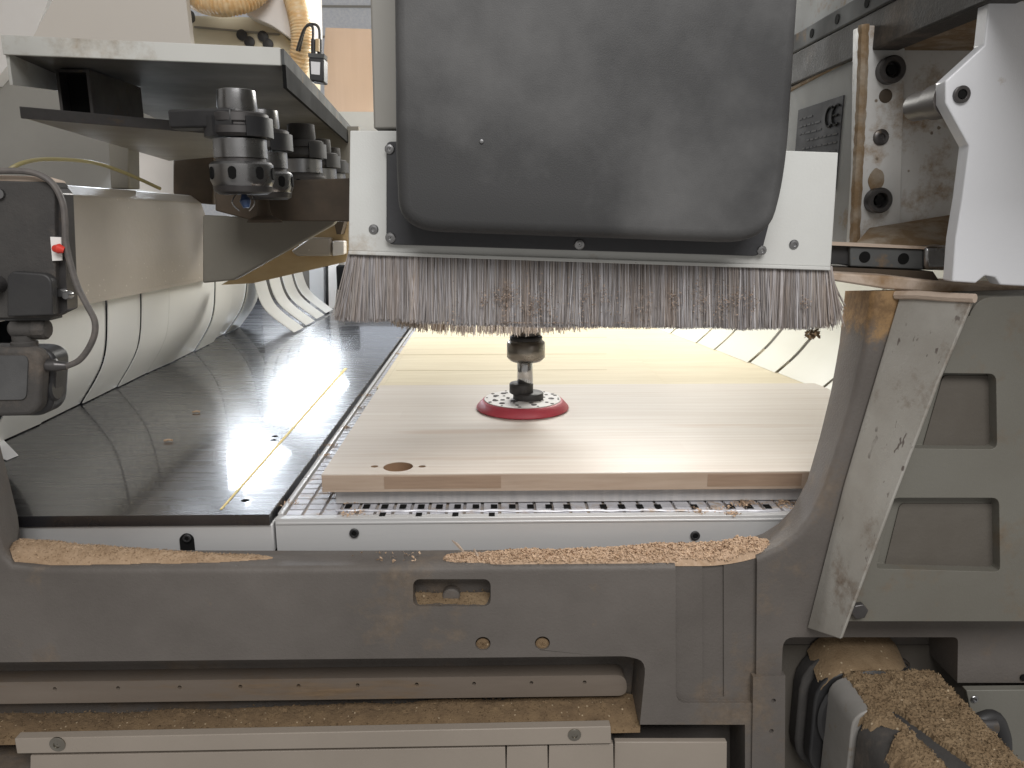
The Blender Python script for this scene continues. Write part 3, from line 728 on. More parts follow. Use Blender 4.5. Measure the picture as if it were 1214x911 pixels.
# lower covers
cv = thing('lower_cover', PY(380, 905, .788), 'wide beige sheet metal cover with two round bolts', 'machine cover')
mb = MB(); mb.prism([(17,876), (724,861.5), (725,882), (20,894)], .783, .795); mb.build('top_strip', M['lower_panel'], cv, bevel=.001)
for a, b in (((36,896), (599,886)), ((601,886), (649,884.5)), ((651,884.5), (727,882.5))):
    mb = MB(); mb.prism([a, b, (b[0]+2, 990), (a[0]-2, 990)], .7875, .796); mb.build('cover_sheet', M['lower_panel'], cv, bevel=.0008)
for px, py, r in ((68.5,882,10.5), (681,871,9)): screw('cover_bolt', px, py, r, .783, cv, 'nut_steel', .25)
mb = MB(); mb.prism([(729,880), (862,880), (861,990), (727,990)], .792, .80)
tag(mb.build('lower_cover_sheet', M['lower_panel'], bevel=.001), 'small plain beige cover sheet right of the bolted cover strip', 'machine cover')

# ================================================================== SERVO MOTOR
ma = PY(985, 812, .80); mb_ = PY(1126, 806, .80); zt = PY(1050, 805, .80).z
x0, x1 = ma.x, mb_.x; zb_ = zt-.15
sm = thing('servo_motor', ((x0+x1)/2, .74, zb_), 'square grey servo motor with black end cap in the lower right cavity', 'motor')
def rbox(x0, x1, z0, z1, r, n=5):
    pts = []
    for cx, cz, a in ((x1-r, z1-r, 0), (x0+r, z1-r, 90), (x0+r, z0+r, 180), (x1-r, z0+r, 270)):
        for k in range(n+1):
            t = R(a+90*k/n); pts.append((cx+r*math.cos(t), cz+r*math.sin(t)))
    return pts
def rprism(x0, x1, z0, z1, r, y0, y1, name, m, parent, bevel=.002):
    pts = rbox(x0, x1, z0, z1, r); mb = MB()
    mb.loft([Vector((x, y0, z)) for x, z in pts], [Vector((x, y1, z)) for x, z in pts]); return mb.build(name, M[m], parent, bevel=bevel)
rprism(x0, x1, zb_, zt, .022, .742, .806, 'motor_body', 'motor_grey', sm)
rprism(x0+.004, x1-.002, zb_, zt-.001, .030, .56, .7415, 'end_cap', 'black_dusty', sm, .006)
rprism(x0-.012, x1-.018, zb_, zt+.002, .04, .812, .832, 'coupling_ring', 'black', sm, .003)
rprism(x0-.02, x1-.02, zb_-.01, zt+.012, .05, .836, .8595, 'mounting_flange', 'black_dusty', sm, .003)
mb = MB(); c = Vector(((x0+x1)/2-.018, .80, zt-.055))
for k in range(5): mb.lathe([(.058-.004*(k % 2), .003+.006*k), (.062-.006*(k % 2), .006+.006*k)], c, 'Y', 40)
mb.build('rubber_bellows', M['black'], sm)
for px, py, r in ((1069,788,9), (952,888,8), (968,791,8)): cap_bolt('flange_bolt', px, py, r, .855, sm, 'dark_steel', .8)
screw('body_screw', 988, 863, 8, .80, sm)
# gland and cable on the right of the motor
mb = MB(); mb.tube(spline([PY(1120,880,.74), PY(1172,850,.745), PY(1188,868,.75), PY(1190,900,.75), PY(1180,960,.75)], 6), .008, 12); mb.build('motor_cable', M['black'], sm)
mb = MB(); mb.lathe([(.012,0), (.012,.03), (.009,.032), (.009,.05)], PY(1158,860,.74)-Vector((.03,0,0)), 'X', 20); mb.build('cable_gland', M['dark_steel'], sm)
mb = MB(); bx = PY(1052, 905, .66); mb.lathe([(.013,-.01), (.013,.006), (.010,.010)], Vector((x0+.055, .60, zt-.006)), 'Z', 20); mb.build('connector', M['black'], sm)
# sawdust carpet on the motor: torn edge shows the black cap
def md_edge(u, v): return nz(u*4+10, v*6)*.45 + nz(u*12, v*16, 4)*.35 + nz(u*40, v*50, 8)*.35
mb = MB(); NU, NV = 110, 190
def md_pt(i, j):
    u, v = i/NU, j/NV
    x = x0 + .004 + (x1-x0-.002)*u; y = .574 + (.812-.574)*v
    e = min(u, 1-u); drop = .022*(1 - min(1, e/.17))**2
    return Vector((x, y, zt - drop + .004 + .0022*nz(x*120, y*120) + .0026*nz(x*420, y*420, 2)))
vs = {}
for i in range(NU):
    for j in range(NV):
        u, v = (i+.5)/NU, (j+.5)/NV
        bare = u < .03 + .05*md_edge(u, v) or (v < .62 and u < .20*max(0, 1-abs(v-.56)/.10)+.02)
        stripe = abs(u - (.27 + .42*(.70-v))) < (.02+.20*(.70-v))*(1 if .12 < v < .70 else 0) + .02*md_edge(u*2, v*2) and v < .70
        if v > .72: bare = u < .10 + .03*md_edge(u, v); stripe = False
        if bare or stripe or u > .985: continue
        q = []
        for a, b in ((i,j), (i+1,j), (i+1,j+1), (i,j+1)):
            if (a, b) not in vs: vs[(a, b)] = mb.bm.verts.new(md_pt(a, b))
            q.append(vs[(a, b)])
        mb.bm.faces.new(q)
keys = list(vs)
mb.bm.edges.ensure_lookup_table()
for v in vs.values():
    if v.is_boundary: v.co.z -= .0058
pl = [v.co + Vector((0, 0, 0)) for v in vs.values() if not v.is_boundary]
mb.flakes(3500, lambda: random.choice(pl) + Vector((random.uniform(-.001,.001), random.uniform(-.001,.001), .0008)), .001, .003, .4)
tag(mb.build('motor_sawdust', M['motor_dust'], nrm=False), 'thick torn layer of brown sawdust covering the top of the servo motor', 'sawdust', kind='stuff')
# dust on the flange behind
mb = MB(); mb.grid(lambda u, v: Vector((x0-.006+(x1-x0-.026)*u, .811+.047*v, zt+.004+.024*v-.026*(2*u-1)**4+.0016*nz(u*30, v*20))), 40, 6)
tag(mb.build('flange_sawdust', M['motor_dust'], nrm=False), 'brown sawdust on the black flange behind the servo motor', 'sawdust', kind='stuff')
# small cover plate right of motor
cp = thing('cavity_cover', PY(1180, 870, .785), 'plain grey-green cover plate with one screw, right of the servo motor', 'cover plate')
mb = MB(); mb.prism([(1146,819), (1420,816), (1420,990), (1193,990), (1193,856), (1176,856), (1176,880), (1158,878)], .786, .796); mb.build('plate', M['green_panel'], cp, bevel=.001)
screw('plate_screw', 1155, 829, 5.5, .786, cp)
mb = MB(); mb.lathe([(.004, 0), (.004, -.002)], PY(1213, 803, .7995), 'Y', 14); q = mb.build('frame_plug', M['void']); q.parent = gf

# ================================================================== SIDE PANEL AND BRACE
YP = .742
sp_ = thing('machine_guard', PY(1110, 735, YP), 'grey-green side panel with two dark rounded window recesses', 'machine panel')
pan_pts = rpoly([(1142,385), (1162,353), (1420,346), (1420,737), (1001,737)], [18,14,0,0,0])
mb = MB(); mb.prism(pan_pts, YP, .7995); pn = mb.build('panel_body', M['green_panel'])
w1 = [(1121,448), (1198,449), (1199,541), (1095,540)]; w2 = [(1072,600), (1201,600), (1202,690), (1051,686)]
boolean(pn, [poly_cut(rpoly(w1, [7,9,9,7]), .72, .756), poly_cut(rpoly(w2, [7,9,7,5]), .72, .756), poly_cut([(1158,363), (1170,363), (1166,379), (1150,379)], .72, .79)])
attach(pn, sp_); bv = pn.modifiers.new('bevel', 'BEVEL'); bv.width = .002; bv.segments = 3; bv.limit_method = 'ANGLE'; bv.angle_limit = R(40)
for w in (w1, w2):
    cxw = sum(p[0] for p in w)/4; cyw = sum(p[1] for p in w)/4
    mb = MB(); mb.prism(rpoly([(cxw+(x-cxw)*1.08, cyw+(y-cyw)*1.06) for x, y in w], 6), .7545, .758); mb.build('window_recess', M['recess'], sp_)
c = PY(1016, 722, YP); r = 11.5*YP/F; mb = MB()
hexa = [(c.x + r*math.cos(R(60*k+10)), c.z + r*math.sin(R(60*k+10))) for k in range(6)]
mb.loft([Vector((x, YP-.007, z)) for x, z in hexa], [Vector((x, YP, z)) for x, z in hexa]); mb.build('hex_bolt', M['dark_steel'], sp_, bevel=.001)
br = thing('brace_plate', PY(975, 750, .78), 'bright worn slanted brace plate right of the frame opening', 'brace')
LQ = [PY(1066,353,.7975), PY(1040,440,.7975), PY(1000,575,.7975), PY(957,745,.7975)]
RQ = [PY(1153,356,YP-.010), PY(1112,452,YP-.010), PY(1058,592,YP-.010), PY(996,758,YP-.010)]
def lin(P, t):
    k = t*(len(P)-1); a = min(int(k), len(P)-2); return P[a].lerp(P[a+1], k-a)
mb = MB(); mb.sheet(lambda u, v: lin(LQ, v).lerp(lin(RQ, v), u), 6, 18, Vector((.004, .0022, 0))); mb.build('plate', M['brace'], br, bevel=.0012, seg=2)
mb = MB(); a, b = PY(1062,350,.80), PY(1156,354,YP-.012); mb.tube([a, a.lerp(b,.3)+Vector((0,0,.001)), a.lerp(b,.7), b], .0045, 8); mb.build('weld_bead', M['dirty_beige'], br)

# ================================================================== UPPER RIGHT: WHITE COVER, CASTING, RAILS
YC = .735
wc = thing('white_cover', PY(1180, 335, YC), 'large smooth white cover plate with a notched edge and one socket bolt', 'machine cover')
cov = [(1190,-200), (1173,0), (1167,54), (1121,96), (1121,122), (1149,173), (1141,235), (1133,283), (1129,334), (1157,336), (1168,327), (1180,329), (1186,338), (1420,350), (1420,-200)]
mb = MB(); mb.prism(cov, YC, YC+.017); o = mb.build('plate', M['white_cover'], wc, bevel=.0015, seg=3)
cap_bolt('socket_bolt', 1139, 112.5, 9.5, YC, wc, 'dark_steel', .5)
c = PY(1112, 117, YC+.017); mb = MB(); mb.lathe([(.0165, 0), (.0165, .026), (.014, .028), (.014, .060)], c + Vector((.012, 0, 0)), 'Y', 28); mb.build('spacer_pin', mat('dark_pin', (.13,.12,.11), (.10,.09,.085), .4), wc)

kc = thing('carriage_casting', PY(1060, 290, .95), 'dirty white cast carriage with big socket bolts, between hood and white cover', 'carriage')
XW = PY(1022, 200, .95).x
mb = MB(); mb.box(XW, XW+.012, .951, 1.5, ZZ(-.075), ZZ(.30)); mb.build('side_wall', M['casting_clean'], kc)
mb = MB(); mb.prism([(1021,30), (1074,30), (1070,200), (1068,272), (1012,292), (1018,200)], .940, .962); mb.build('bolt_plate', M['casting'], kc, bevel=.002)
mb = MB(); mb.prism([(1066,-10), (1190,-20), (1190,300), (1062,300)], .952, .97); mb.build('back_plate', M['casting'], kc)
zr2 = PY(1035,60,.952).z; mb = MB(); mb.box(XW-.001, .80, .40, .951, zr2, zr2+.02); mb.build('roof_plate', M['dirty'], kc)
fl_q = [PY(1030,270,.938), PY(1140,252,.938), PY(1136,300,.84), PY(1006,297,.86)]
mb = MB(); mb.loft(fl_q, [p - Vector((0,0,.02)) for p in fl_q]); mb.build('dusty_floor', M['dirty'], kc, bevel=.002)
mb = MB(); mb.tube(SP := spline([PY(1024,30,.94), PY(1022,100,.938), PY(1019,160,.938), PY(1016,220,.938), PY(1013,288,.936)], 14), .006, 8, [.0062 + .0012*nz(i*.5) + .0008*nz(i*1.7, 3) for i in range(len(SP))]); mb.build('dust_seam', M['dirty'], kc)
mb = MB(); mb.tube(spline([PX(1030,60,XW), PX(1000,74,XW), PX(965,92,XW), PX(935,108,XW)], 4), .003, 8); mb.build('dust_seam', M['dirty'], kc)
cap_bolt('casting_bolt', 1054, 84, 15, .938, kc, 'dark_steel', .8, .4)
cap_bolt('casting_bolt', 1039, 238, 14.5, .938, kc, 'dark_steel', .9, .4)
screw('bolt_hole', 1044, 163, 9, .940, kc, 'dark_steel', .3)
mb = MB(); mb.lathe([(.008, 0), (.007, -.0006), (.0004, -.0008)], PY(1050,114,.9399), 'Y', 18); mb.build('rust_stain', M['brown'], kc)
rc0 = PY(1039,214,.9392); rp = [rc0 + Vector((math.cos(R(a))*.0095*(1+.35*nz(a*.02, 4)), 0, math.sin(R(a))*.013*(1+.35*nz(a*.025, 9)))) for a in range(0, 360, 12)]
mb = MB(); mb.loft(rp, [p+Vector((0,.001,0)) for p in rp]); mb.build('dust_patch', M['dirty'], kc)

# rails
XR = XW-.004
r1 = thing('upper_rail', (XR, .9, ZZ(.2)), 'dark steel guide rail running away overhead, above the rating plate', 'guide rail')
a = PX(946, 98, XR); b = PX(946, 62, XR); c = PX(946, 40, XR)
mb = MB(); mb.box(XR-.002, XR+.03, .60, 1.5, a.z, b.z); mb.build('rail_base', M['black_dusty'], r1, bevel=.002)
mb = MB(); mb.box(XR-.004, XR+.02, .60, 1.5, b.z+.0005, c.z); ru = mb.build('rail', M['rail'], r1, bevel=.002)
for yy in (.80, .88, .96, 1.04, 1.12):
    mb = MB(); mb.lathe([(.006, -.0006), (.006, .002)], Vector((XR-.0043, yy, (b.z+c.z)/2)), 'X', 16); mb.build('rail_hole', M['void'], ru)
r2 = thing('lower_rail', PY(1050, 318, .845), 'short grey guide rail with two dark holes and a steel end block', 'guide rail')
mb = MB(); mb.prism([(984,289), (1012,291), (1012,315), (984,313)], .848, .87); mb.build('rail_black_block', M['black'], r2, bevel=.001)  # plain black block at the left end of the rail
mb = MB(); mb.prism([(1008,292), (1096,296), (1096,320), (1008,316)], .842, .87); ru = mb.build('rail', M['rail'], r2, bevel=.0015)
for px, py in ((1025,305), (1071,307)):
    mb = MB(); mb.lathe([(.0062, -.0005), (.0062, .002)], PY(px, py, .842), 'Y', 18); mb.build('rail_hole', M['void'], ru)
mb = MB(); mb.prism([(1096.5,293), (1128,291), (1128,321), (1096.5,320.5)], .836, .87); mb.build('end_block', M['steel'], r2, bevel=.004)
mb = MB(); mb.prism([(984,287), (1126,294), (1126,297), (984,291)], .839, .87); mb.build('seal_strip', M['dirty_beige'], r2)
mb = MB(); mb.prism([(976,317), (1010,318), (1106,322), (1114,334), (976,326)], .838, .88); mb.build('rail_support', M['brown'], r2)
mb = MB(); mb.prism([(972,323), (1060,328), (1130,336), (1183,339), (1420,351), (1420,358), (1160,351), (1050,343), (974,331)], .80, .88)
tag(mb.build('dusty_flange', M['dirty_beige'], bevel=.002), 'thin beige dust-covered flange running under the lower rail and the white cover', 'flange')
# rating plate on the side wall (faces -X)
XPp = XW-.0015
c4 = [PX(1000,113,XPp), PX(1000,200,XPp), PX(946,200,XPp), PX(946,136,XPp)]
y0, y1 = c4[0].y, c4[3].y; z1 = c4[0].z; z0 = z1-.115
rpl = thing('rating_plate', (XPp, y0, z0), 'dark grey rating plate with a CE mark and small print, behind the hood', 'rating plate')
mb = MB(); mb.box(XPp, XPp+.0014, y0, y1, z0, z1); mb.build('plate', M['plate'], rpl)
mb = MB()
for k in range(9):
    zz = z1-.014-.0105*k; ya = y0+(.052 if k < 3 else .008); L_ = (y1-ya-.01)*random.uniform(.5, .95)
    yy = y1-.008-L_ if k < 3 else ya
    while L_ > .01:
        w = random.uniform(.006, .018); mb.box(XPp-.0006, XPp-.0001, yy, yy+min(w, L_), zz-.0012, zz+.0012); yy += w+.004; L_ -= w+.004
mb.build('print_rows', M['plate_text'], rpl)
def arc(cy, cz, r, a0, a1): return [Vector((XPp-.0006, cy - r*math.cos(R(t)), cz + r*math.sin(R(t)))) for t in range(a0, a1+1, 15)]
cz = z1-.022
mb = MB(); mb.tube([Vector((p.x, p.y, p.z)) for p in arc(y0+.034, cz, .0125, 60, 300)][::1], .0016, 6)
mb.tube(arc(y0+.014, cz, .0125, 60, 300), .0016, 6)
mb.tube([Vector((XPp-.0006, y0+.014+.0118, cz)), Vector((XPp-.0006, y0+.010, cz))], .0015, 6)
cem = mb.build('certification_mark', M['ce'], rpl)
# the mark must read C then E from the camera (which looks toward +Y with +Y to the left on this wall)
for v in cem.data.vertices:
    pass

# cream cabinet seen past the hood
cc = thing('cream_cabinet', PY(990, 30, 1.9), 'cream cabinet with a metal fitting, seen over the upper rail right of the hood', 'cabinet')
mb = MB(); mb.prism([(930,-200), (1150,-200), (1150,120), (930,120)], 1.9, 2.1); mb.build('body', M['cream'], cc)
c = PY(968, 8, 1.88); mb = MB(); mb.lathe([(.024,-.05), (.024,-.005), (.018,0), (.018,.02), (.026,.022), (.026,.05)], c, 'Z', 20); mb.build('fitting', M['steel'], cc)
mb = MB(); mb.prism([(957,-30), (981,-30), (981,20), (957,26)], 1.893, 1.899); mb.build('fitting_recess', M['dark_steel'], cc)

# ================================================================== FLAP CURTAINS
def flap(name, prof, y0, y1, m, label, group, jit=0., sweep=0.):
    P = spline([Vector((x, 0, z)) for x, z in prof], 6); n = len(P)-1
    mb = MB()
    def fn(u, v):
        k = v*n; i = min(int(k), n-1); p = P[i].lerp(P[i+1], k-i)
        y = y0 + (y1-y0)*u + sweep*v*v
        return Vector((p.x + jit*v + .004*(u-.5)*(1 if jit >= 0 else -1), y, ZZ(p.z)))
    mb.sheet(fn, 3, n, Vector((.0016 if prof[-1][0] > prof[0][0] else -.0016, 0, .0012)))
    return tag(mb.build(name, m, smooth=60), label, 'curtain strip', group)
LG = 'vinyl strips along the left side of the black table'
left_lab = ['nearest', 'second nearest', 'third nearest', 'fourth nearest', 'fifth nearest', 'sixth nearest', 'seventh nearest', 'eighth nearest', 'ninth nearest']
y = 1.16
for i in range(9):
    w = .146
    j = -.0012*(i % 2) + random.uniform(-.001, .001)
    prof = [(-.722,-.09), (-.725,-.19), (-.742,-.28), (-.792,ZK+.002)]
    if i >= 7: prof = [(-.724,-.09), (-.73,-.19), (-.752,-.28), (-.81,ZK+.002)]
    flap('curtain_strip', prof, y, y+w-.0043, M['flap'], 'white vinyl strip bowed left under the cream beam, %s of nine' % left_lab[i], LG, j)
    y += w-.004
far = [(307, 324, 330, 395), (329, 346, 345, 386), (347, 360, 358, 380), (362, 372, 381, 375)]
labs = ['first from the dark gap', 'second from the dark gap', 'third from the dark gap', 'last before the pale post']
y = 2.28
for i in range(4):
    yy = 2.30 + i*.15
    prof = [(-.715,-.12), (-.712,-.21), (-.685,-.29), (-.605,ZK+.004)]
    flap('curtain_strip', prof, yy, yy+.10, M['flap'], 'separate white vinyl strip curling right, %s' % labs[i], LG, 0)
RG = 'vinyl strips along the right side of the fibreboard'
rl = ['nearest, beside the frame jamb', 'second nearest', 'third nearest', 'fourth nearest', 'fifth nearest', 'sixth nearest', 'farthest, by the dark gap']
y = 1.24
q0 = PZ(985, 466, ZM); q1 = PZ(826, 407, ZM)
edges_y = [1.20] + [PZ(px, py, ZM).y for px, py in ((962,462), (914,442), (885,430), (848,415), (826,407))] + [2.09]
edges_y.append(2.24)
for i in range(7):
    ya, yb2 = edges_y[i], edges_y[i+1]-(.006 if i in (1, 2) else .0015)
    xm = q0.x + (q1.x-q0.x)*((ya+yb2)/2-q0.y)/(q1.y-q0.y)
    slope = (q1.x-q0.x)/(q1.y-q0.y)
    P = spline([Vector((-.004,0,ZM+.0006)), Vector((.045,0,ZM+.05)), Vector((.085,0,ZM+.12)), Vector((.10,0,ZM+.24))], 6); n = len(P)-1
    mb = MB()
    def fn(u, v, ya=ya, yb2=yb2, P=P, n=n, slope=slope):
        k = v*n; a = min(int(k), n-1); p = P[a].lerp(P[a+1], k-a); yy = ya+(yb2-ya)*u
        return Vector((q0.x + slope*(yy-q0.y) + p.x + .004*u, yy, ZZ(p.z)))
    mb.sheet(fn, 4, n, Vector((.0016, 0, -.0008)))
    tag(mb.build('curtain_strip', M['flap_cream'], smooth=60), 'cream vinyl strip curving up beside the fibreboard, %s' % rl[i], 'curtain strip', RG)
mb = MB(); s0 = PZ(965,464,ZM); mb.box(s0.x-.005, s0.x+.05, s0.y-.004, s0.y+.01, ZZ(ZM)+.001, ZZ(ZM)+.004)
tag(mb.build('strip_clip', M['void']), 'small dark clip at the foot of the nearest right vinyl strip', 'clip')
mb = MB(); mb.box(.80, .82, .9, 3.3, ZZ(-.6), ZZ(.1))
tag(mb.build('right_guard', M['gusset']), 'dark guard behind the vinyl strips right of the fibreboard', 'guard')

# ================================================================== LEFT BEAM AND REAR
XE = -.70
bm_ = thing('cream_beam', (-.9, 1.5, ZZ(-.15)), 'long cream painted machine beam with rounded top over the left vinyl strips', 'machine beam')
b0 = PX(83, 352, XE); 
prof = [(-1.5,-.15), (XE,-.152), (XE,-.148), (XE-.004,.0), (XE-.012,.028), (XE-.035,.046), (-1.5,.075)]
mb = MB(); mb.loft([Vector((x, .35, ZZ(z+.010))) for x, z in prof], [Vector((x, 1.93, ZZ(z-.010))) for x, z in prof]); mb.build('beam_body', M['beam'], bm_, bevel=.003, seg=3)
mb = MB(); mb.loft([Vector((XE-.02, .35, ZZ(-.142))), Vector((XE+.0015, .35, ZZ(-.142))), Vector((XE+.0015, .35, ZZ(-.134))), Vector((XE-.02, .35, ZZ(-.134)))],
                   [Vector((XE-.02, 1.93, ZZ(-.165))), Vector((XE+.0015, 1.93, ZZ(-.165))), Vector((XE+.0015, 1.93, ZZ(-.157))), Vector((XE-.02, 1.93, ZZ(-.157)))]); mb.build('lower_rim', M['beam'], bm_)
mb = MB(); mb.prism([(240,255), (398,262), (394,267), (277,332.5), (262,334), (240,336)], 1.36, 1.385)
tag(mb.build('gusset_plate', M['gusset'], bevel=.003), 'brownish grey triangular gusset plate at the end of the cream beam', 'gusset')
yb_ = thing('rear_beam', PY(340, 320, 2.25), 'yellowish tan rear beam behind the triangular gusset plate', 'machine beam')
mb = MB(); mb.prism([(262,338), (300,336), (413,310), (418,298), (418,262), (392,262)], 1.96, 1.99); mb.build('lower_flange', M['yellow_beam'], yb_)
mb = MB(); mb.prism([(352,304), (392,304), (392,282), (368,282), (345,298)], 1.93, 1.959); mb.build('bracket', M['beam'], yb_, bevel=.004)
mb = MB(); mb.prism([(394,304), (408,302), (408,286), (394,286)], 1.92, 1.959); mb.build('label_block', M['off_white'], yb_, bevel=.003)
mb = MB(); mb.prism([(396,263), (408,263), (404,278), (399,278)], 1.91, 1.959); mb.build('drip_fitting', M['brown'], yb_)
po = thing('rear_post', PY(388, 380, 2.95), 'pale grey posts standing past the last left vinyl strip', 'post')
mb = MB(); mb.prism([(366,300), (383,300), (384,376), (368,376)], 2.95, 3.05); mb.build('post', M['alu'], po)
mb = MB(); mb.prism([(389,300), (403,300), (396,376), (390,376)], 2.93, 3.05); mb.build('post', M['off_white'], po)
mb = MB(); mb.prism([(383,300), (389,300), (390,376), (384,376)], 2.99, 3.05); mb.build('rail_web', M['rail'], po)
c = PY(405, 325, 2.9); mb = MB(); mb.box(c.x-.02, c.x+.05, 2.9, 2.95, c.z-.06, c.z+.03)
tag(mb.build('dark_fitting', M['void'], bevel=.004), 'small black fitting behind the left end of the bristle skirt', 'fitting')
mb = MB(); mb.box(-1.02, -1.0, .95, 3.3, ZZ(-.6), ZZ(-.08))
tag(mb.build('left_guard', M['void']), 'dark guard panel behind the left vinyl strips', 'guard')
mb = MB(); mb.box(-1.2, 1.1, 3.35, 3.37, ZZ(-.7), ZZ(-.23))
tag(mb.build('rear_guard', M['recess']), 'dark guard across the far end of the tables', 'guard')

# cabinet, post, white sheet behind the magazine
cb = thing('rear_cabinet', PY(100, 220, 2.35), 'plain grey cabinet wall behind the tool magazine at the left', 'cabinet')
mb = MB(); mb.prism([(-200,60), (212,60), (212,245), (-200,245)], 2.35, 2.5); mb.build('body', M['cabinet'], cb)
mb = MB(); mb.prism([(-200,-60), (80,-60), (42,40), (-10,100), (-200,100)], 2.30, 2.349); mb.build('white_side', M['off_white'], cb)
mb = MB(); mb.prism([(150,172), (207,190), (205,232), (150,222)], 2.0, 2.05); tag(mb.build('white_sheet', M['off_white']), 'bright white sheet between the grey post and the black box', 'sheet')
mb = MB(); mb.prism([(128,165), (152,168), (153,224), (131,224)], 1.6, 1.65); tag(mb.build('steel_post', M['gusset'], bevel=.003), 'short brownish post standing on the cream beam under the tool magazine', 'post')
mb = MB(); mb.prism([(205,190), (253,184), (253,243), (232,241), (205,230)], 1.95, 2.0); tag(mb.build('black_box', M['brown'], bevel=.003), 'black box on the beam beside the white sheet', 'box')
mb = MB(); mb.prism([(255,217), (425,211), (425,263), (300,262), (255,250)], 1.255, 1.285); tag(mb.build('brown_crossbar', M['brown'], bevel=.002), 'dark brown crossbar behind the hanging tool holders', 'crossbar')
mb = MB(); mb.prism([(260,246), (345,248), (345,252), (260,250)], 1.90, 1.95); tag(mb.build('brass_strip', M['yellow_beam']), 'thin brass coloured strip below the brown crossbar', 'strip')

# yellow air tube
mb = MB(); mb.tube(spline([PY(8,203,1.3), PY(28,193,1.32), PY(60,189,1.4), PY(110,193,1.5), PY(150,206,1.56), PY(190,224,1.62)], 6), .0035, 10)
tag(mb.build('air_tube', M['yhose']), 'thin yellow air tube arching over the cream beam', 'tube')

# ================================================================== TOOL MAGAZINE SHELF
ZS = .19
sh = thing('magazine_shelf', PZ(180, 75, ZS), 'grey shelf plate with a black edge strip above the row of tool holders', 'shelf')
c0, c1 = PZ(8, 65, ZS), PZ(333, 78, ZS); far_r = PZ(417, 163, ZS); fl_ = Vector((c0.x-.18, far_r.y, c0.z))
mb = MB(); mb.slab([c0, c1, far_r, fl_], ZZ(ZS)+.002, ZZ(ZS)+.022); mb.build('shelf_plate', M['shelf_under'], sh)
t0, t1 = PY(5, 42, c0.y), PY(335, 57, c1.y)
e0 = Vector((c0.x-.003, c0.y-.003, ZZ(ZS)-.0005)); e1 = Vector((c1.x+.001, c1.y-.003, ZZ(ZS)-.0005))
mb = MB(); mb.loft([e0, e1, Vector((e1.x, e1.y, t1.z)), Vector((e0.x, e0.y, t0.z))], [e0+Vector((0,.005,0)), e1+Vector((0,.005,0)), Vector((e1.x, e1.y+.005, t1.z)), Vector((e0.x, e0.y+.005, t0.z))]); mb.build('front_edge', M['shelf_front'], sh, bevel=.001)
d = (far_r-c1); 
def edge_bar(z0, z1, off, th):
    a = Vector((c1.x+off, c1.y+.001, 0)); b = Vector((far_r.x+off, far_r.y, 0)); q = [a, a+Vector((th,0,0)), b+Vector((th,0,0)), b]
    mb = MB(); mb.slab(q, z0, z1); return mb
edge_bar(ZZ(ZS)+.0015, t1.z-.001, .001, .004).build('end_trim', M['rail'], sh)
edge_bar(ZZ(ZS)-.028, ZZ(ZS)+.001, .0012, .005).build('edge_strip', M['void'], sh)
mb = MB(); q = [PY(5,45,c0.y+.002), PY(9,97,c0.y+.002)]
mb.loft([Vector((c0.x-.003, c0.y+.003, t0.z)), Vector((c0.x+.001, c0.y+.003, t0.z)), Vector((c0.x+.001, c0.y+.003, ZZ(ZS)-.035)), Vector((c0.x-.003, c0.y+.003, ZZ(ZS)-.035))],
        [Vector((c0.x-.043, 1.3, t0.z)), Vector((c0.x-.039, 1.3, t0.z)), Vector((c0.x-.039, 1.3, ZZ(ZS)-.01)), Vector((c0.x-.043, 1.3, ZZ(ZS)-.01))]); mb.build('side_flange', M['shelf_front'], sh)
# carrier bar
ZC = .115
cr = thing('tool_carrier', PZ(140, 150, ZC), 'dark flat carrier plate with a square tube bracket, hanging under the shelf', 'tool carrier')
ca = [PZ(27,140,ZC), PZ(262,160,ZC), PZ(262,186,ZC), PZ(200,191,ZC)]
mb = MB(); mb.slab([(p.x, p.y) for p in ca], ZZ(ZC), ZZ(ZC)+.012); mb.build('carrier_plate', M['gusset'], cr, bevel=.001)
e = [ca[0], ca[1]]; off = Vector((0,-.004,0))
mb = MB(); mb.slab([(ca[0].x, ca[0].y-.005), (ca[1].x+.012, ca[1].y-.005), (ca[1].x+.012, ca[1].y-.0003), (ca[0].x, ca[0].y-.0003)], ZZ(ZC)-.001, ZZ(ZC)+.0135); mb.build('carrier_edge', M['dark_steel'], cr, bevel=.0008)
p = PY(71, 127, ca[0].y+.10); p2 = PY(107, 100, ca[0].y+.10)
x0, x1, z0, z1 = p.x, p2.x, ZZ(ZC)+.0125, ZZ(ZS)+.0015
z1 = ZZ(ZS)
mb = MB()
yA, yB = ca[0].y+.10, ca[0].y+.26; w = .004
mb.box(x0, x0+w, yA, yB, z0, z1); mb.box(x1-w, x1, yA, yB, z0, z1); mb.box(x0+w, x1-w, yA, yB, z0, z0+w); mb.box(x0+w, x1-w, yA, yB, z1-w, z1-.0003)
mb.build('tube_bracket', M['dark_steel'], cr)
mb = MB(); mb.box(x0+w, x1-w, yA+.02, yA+.03, z0+w, z1-w); mb.build('tube_inside', M['void'], cr)

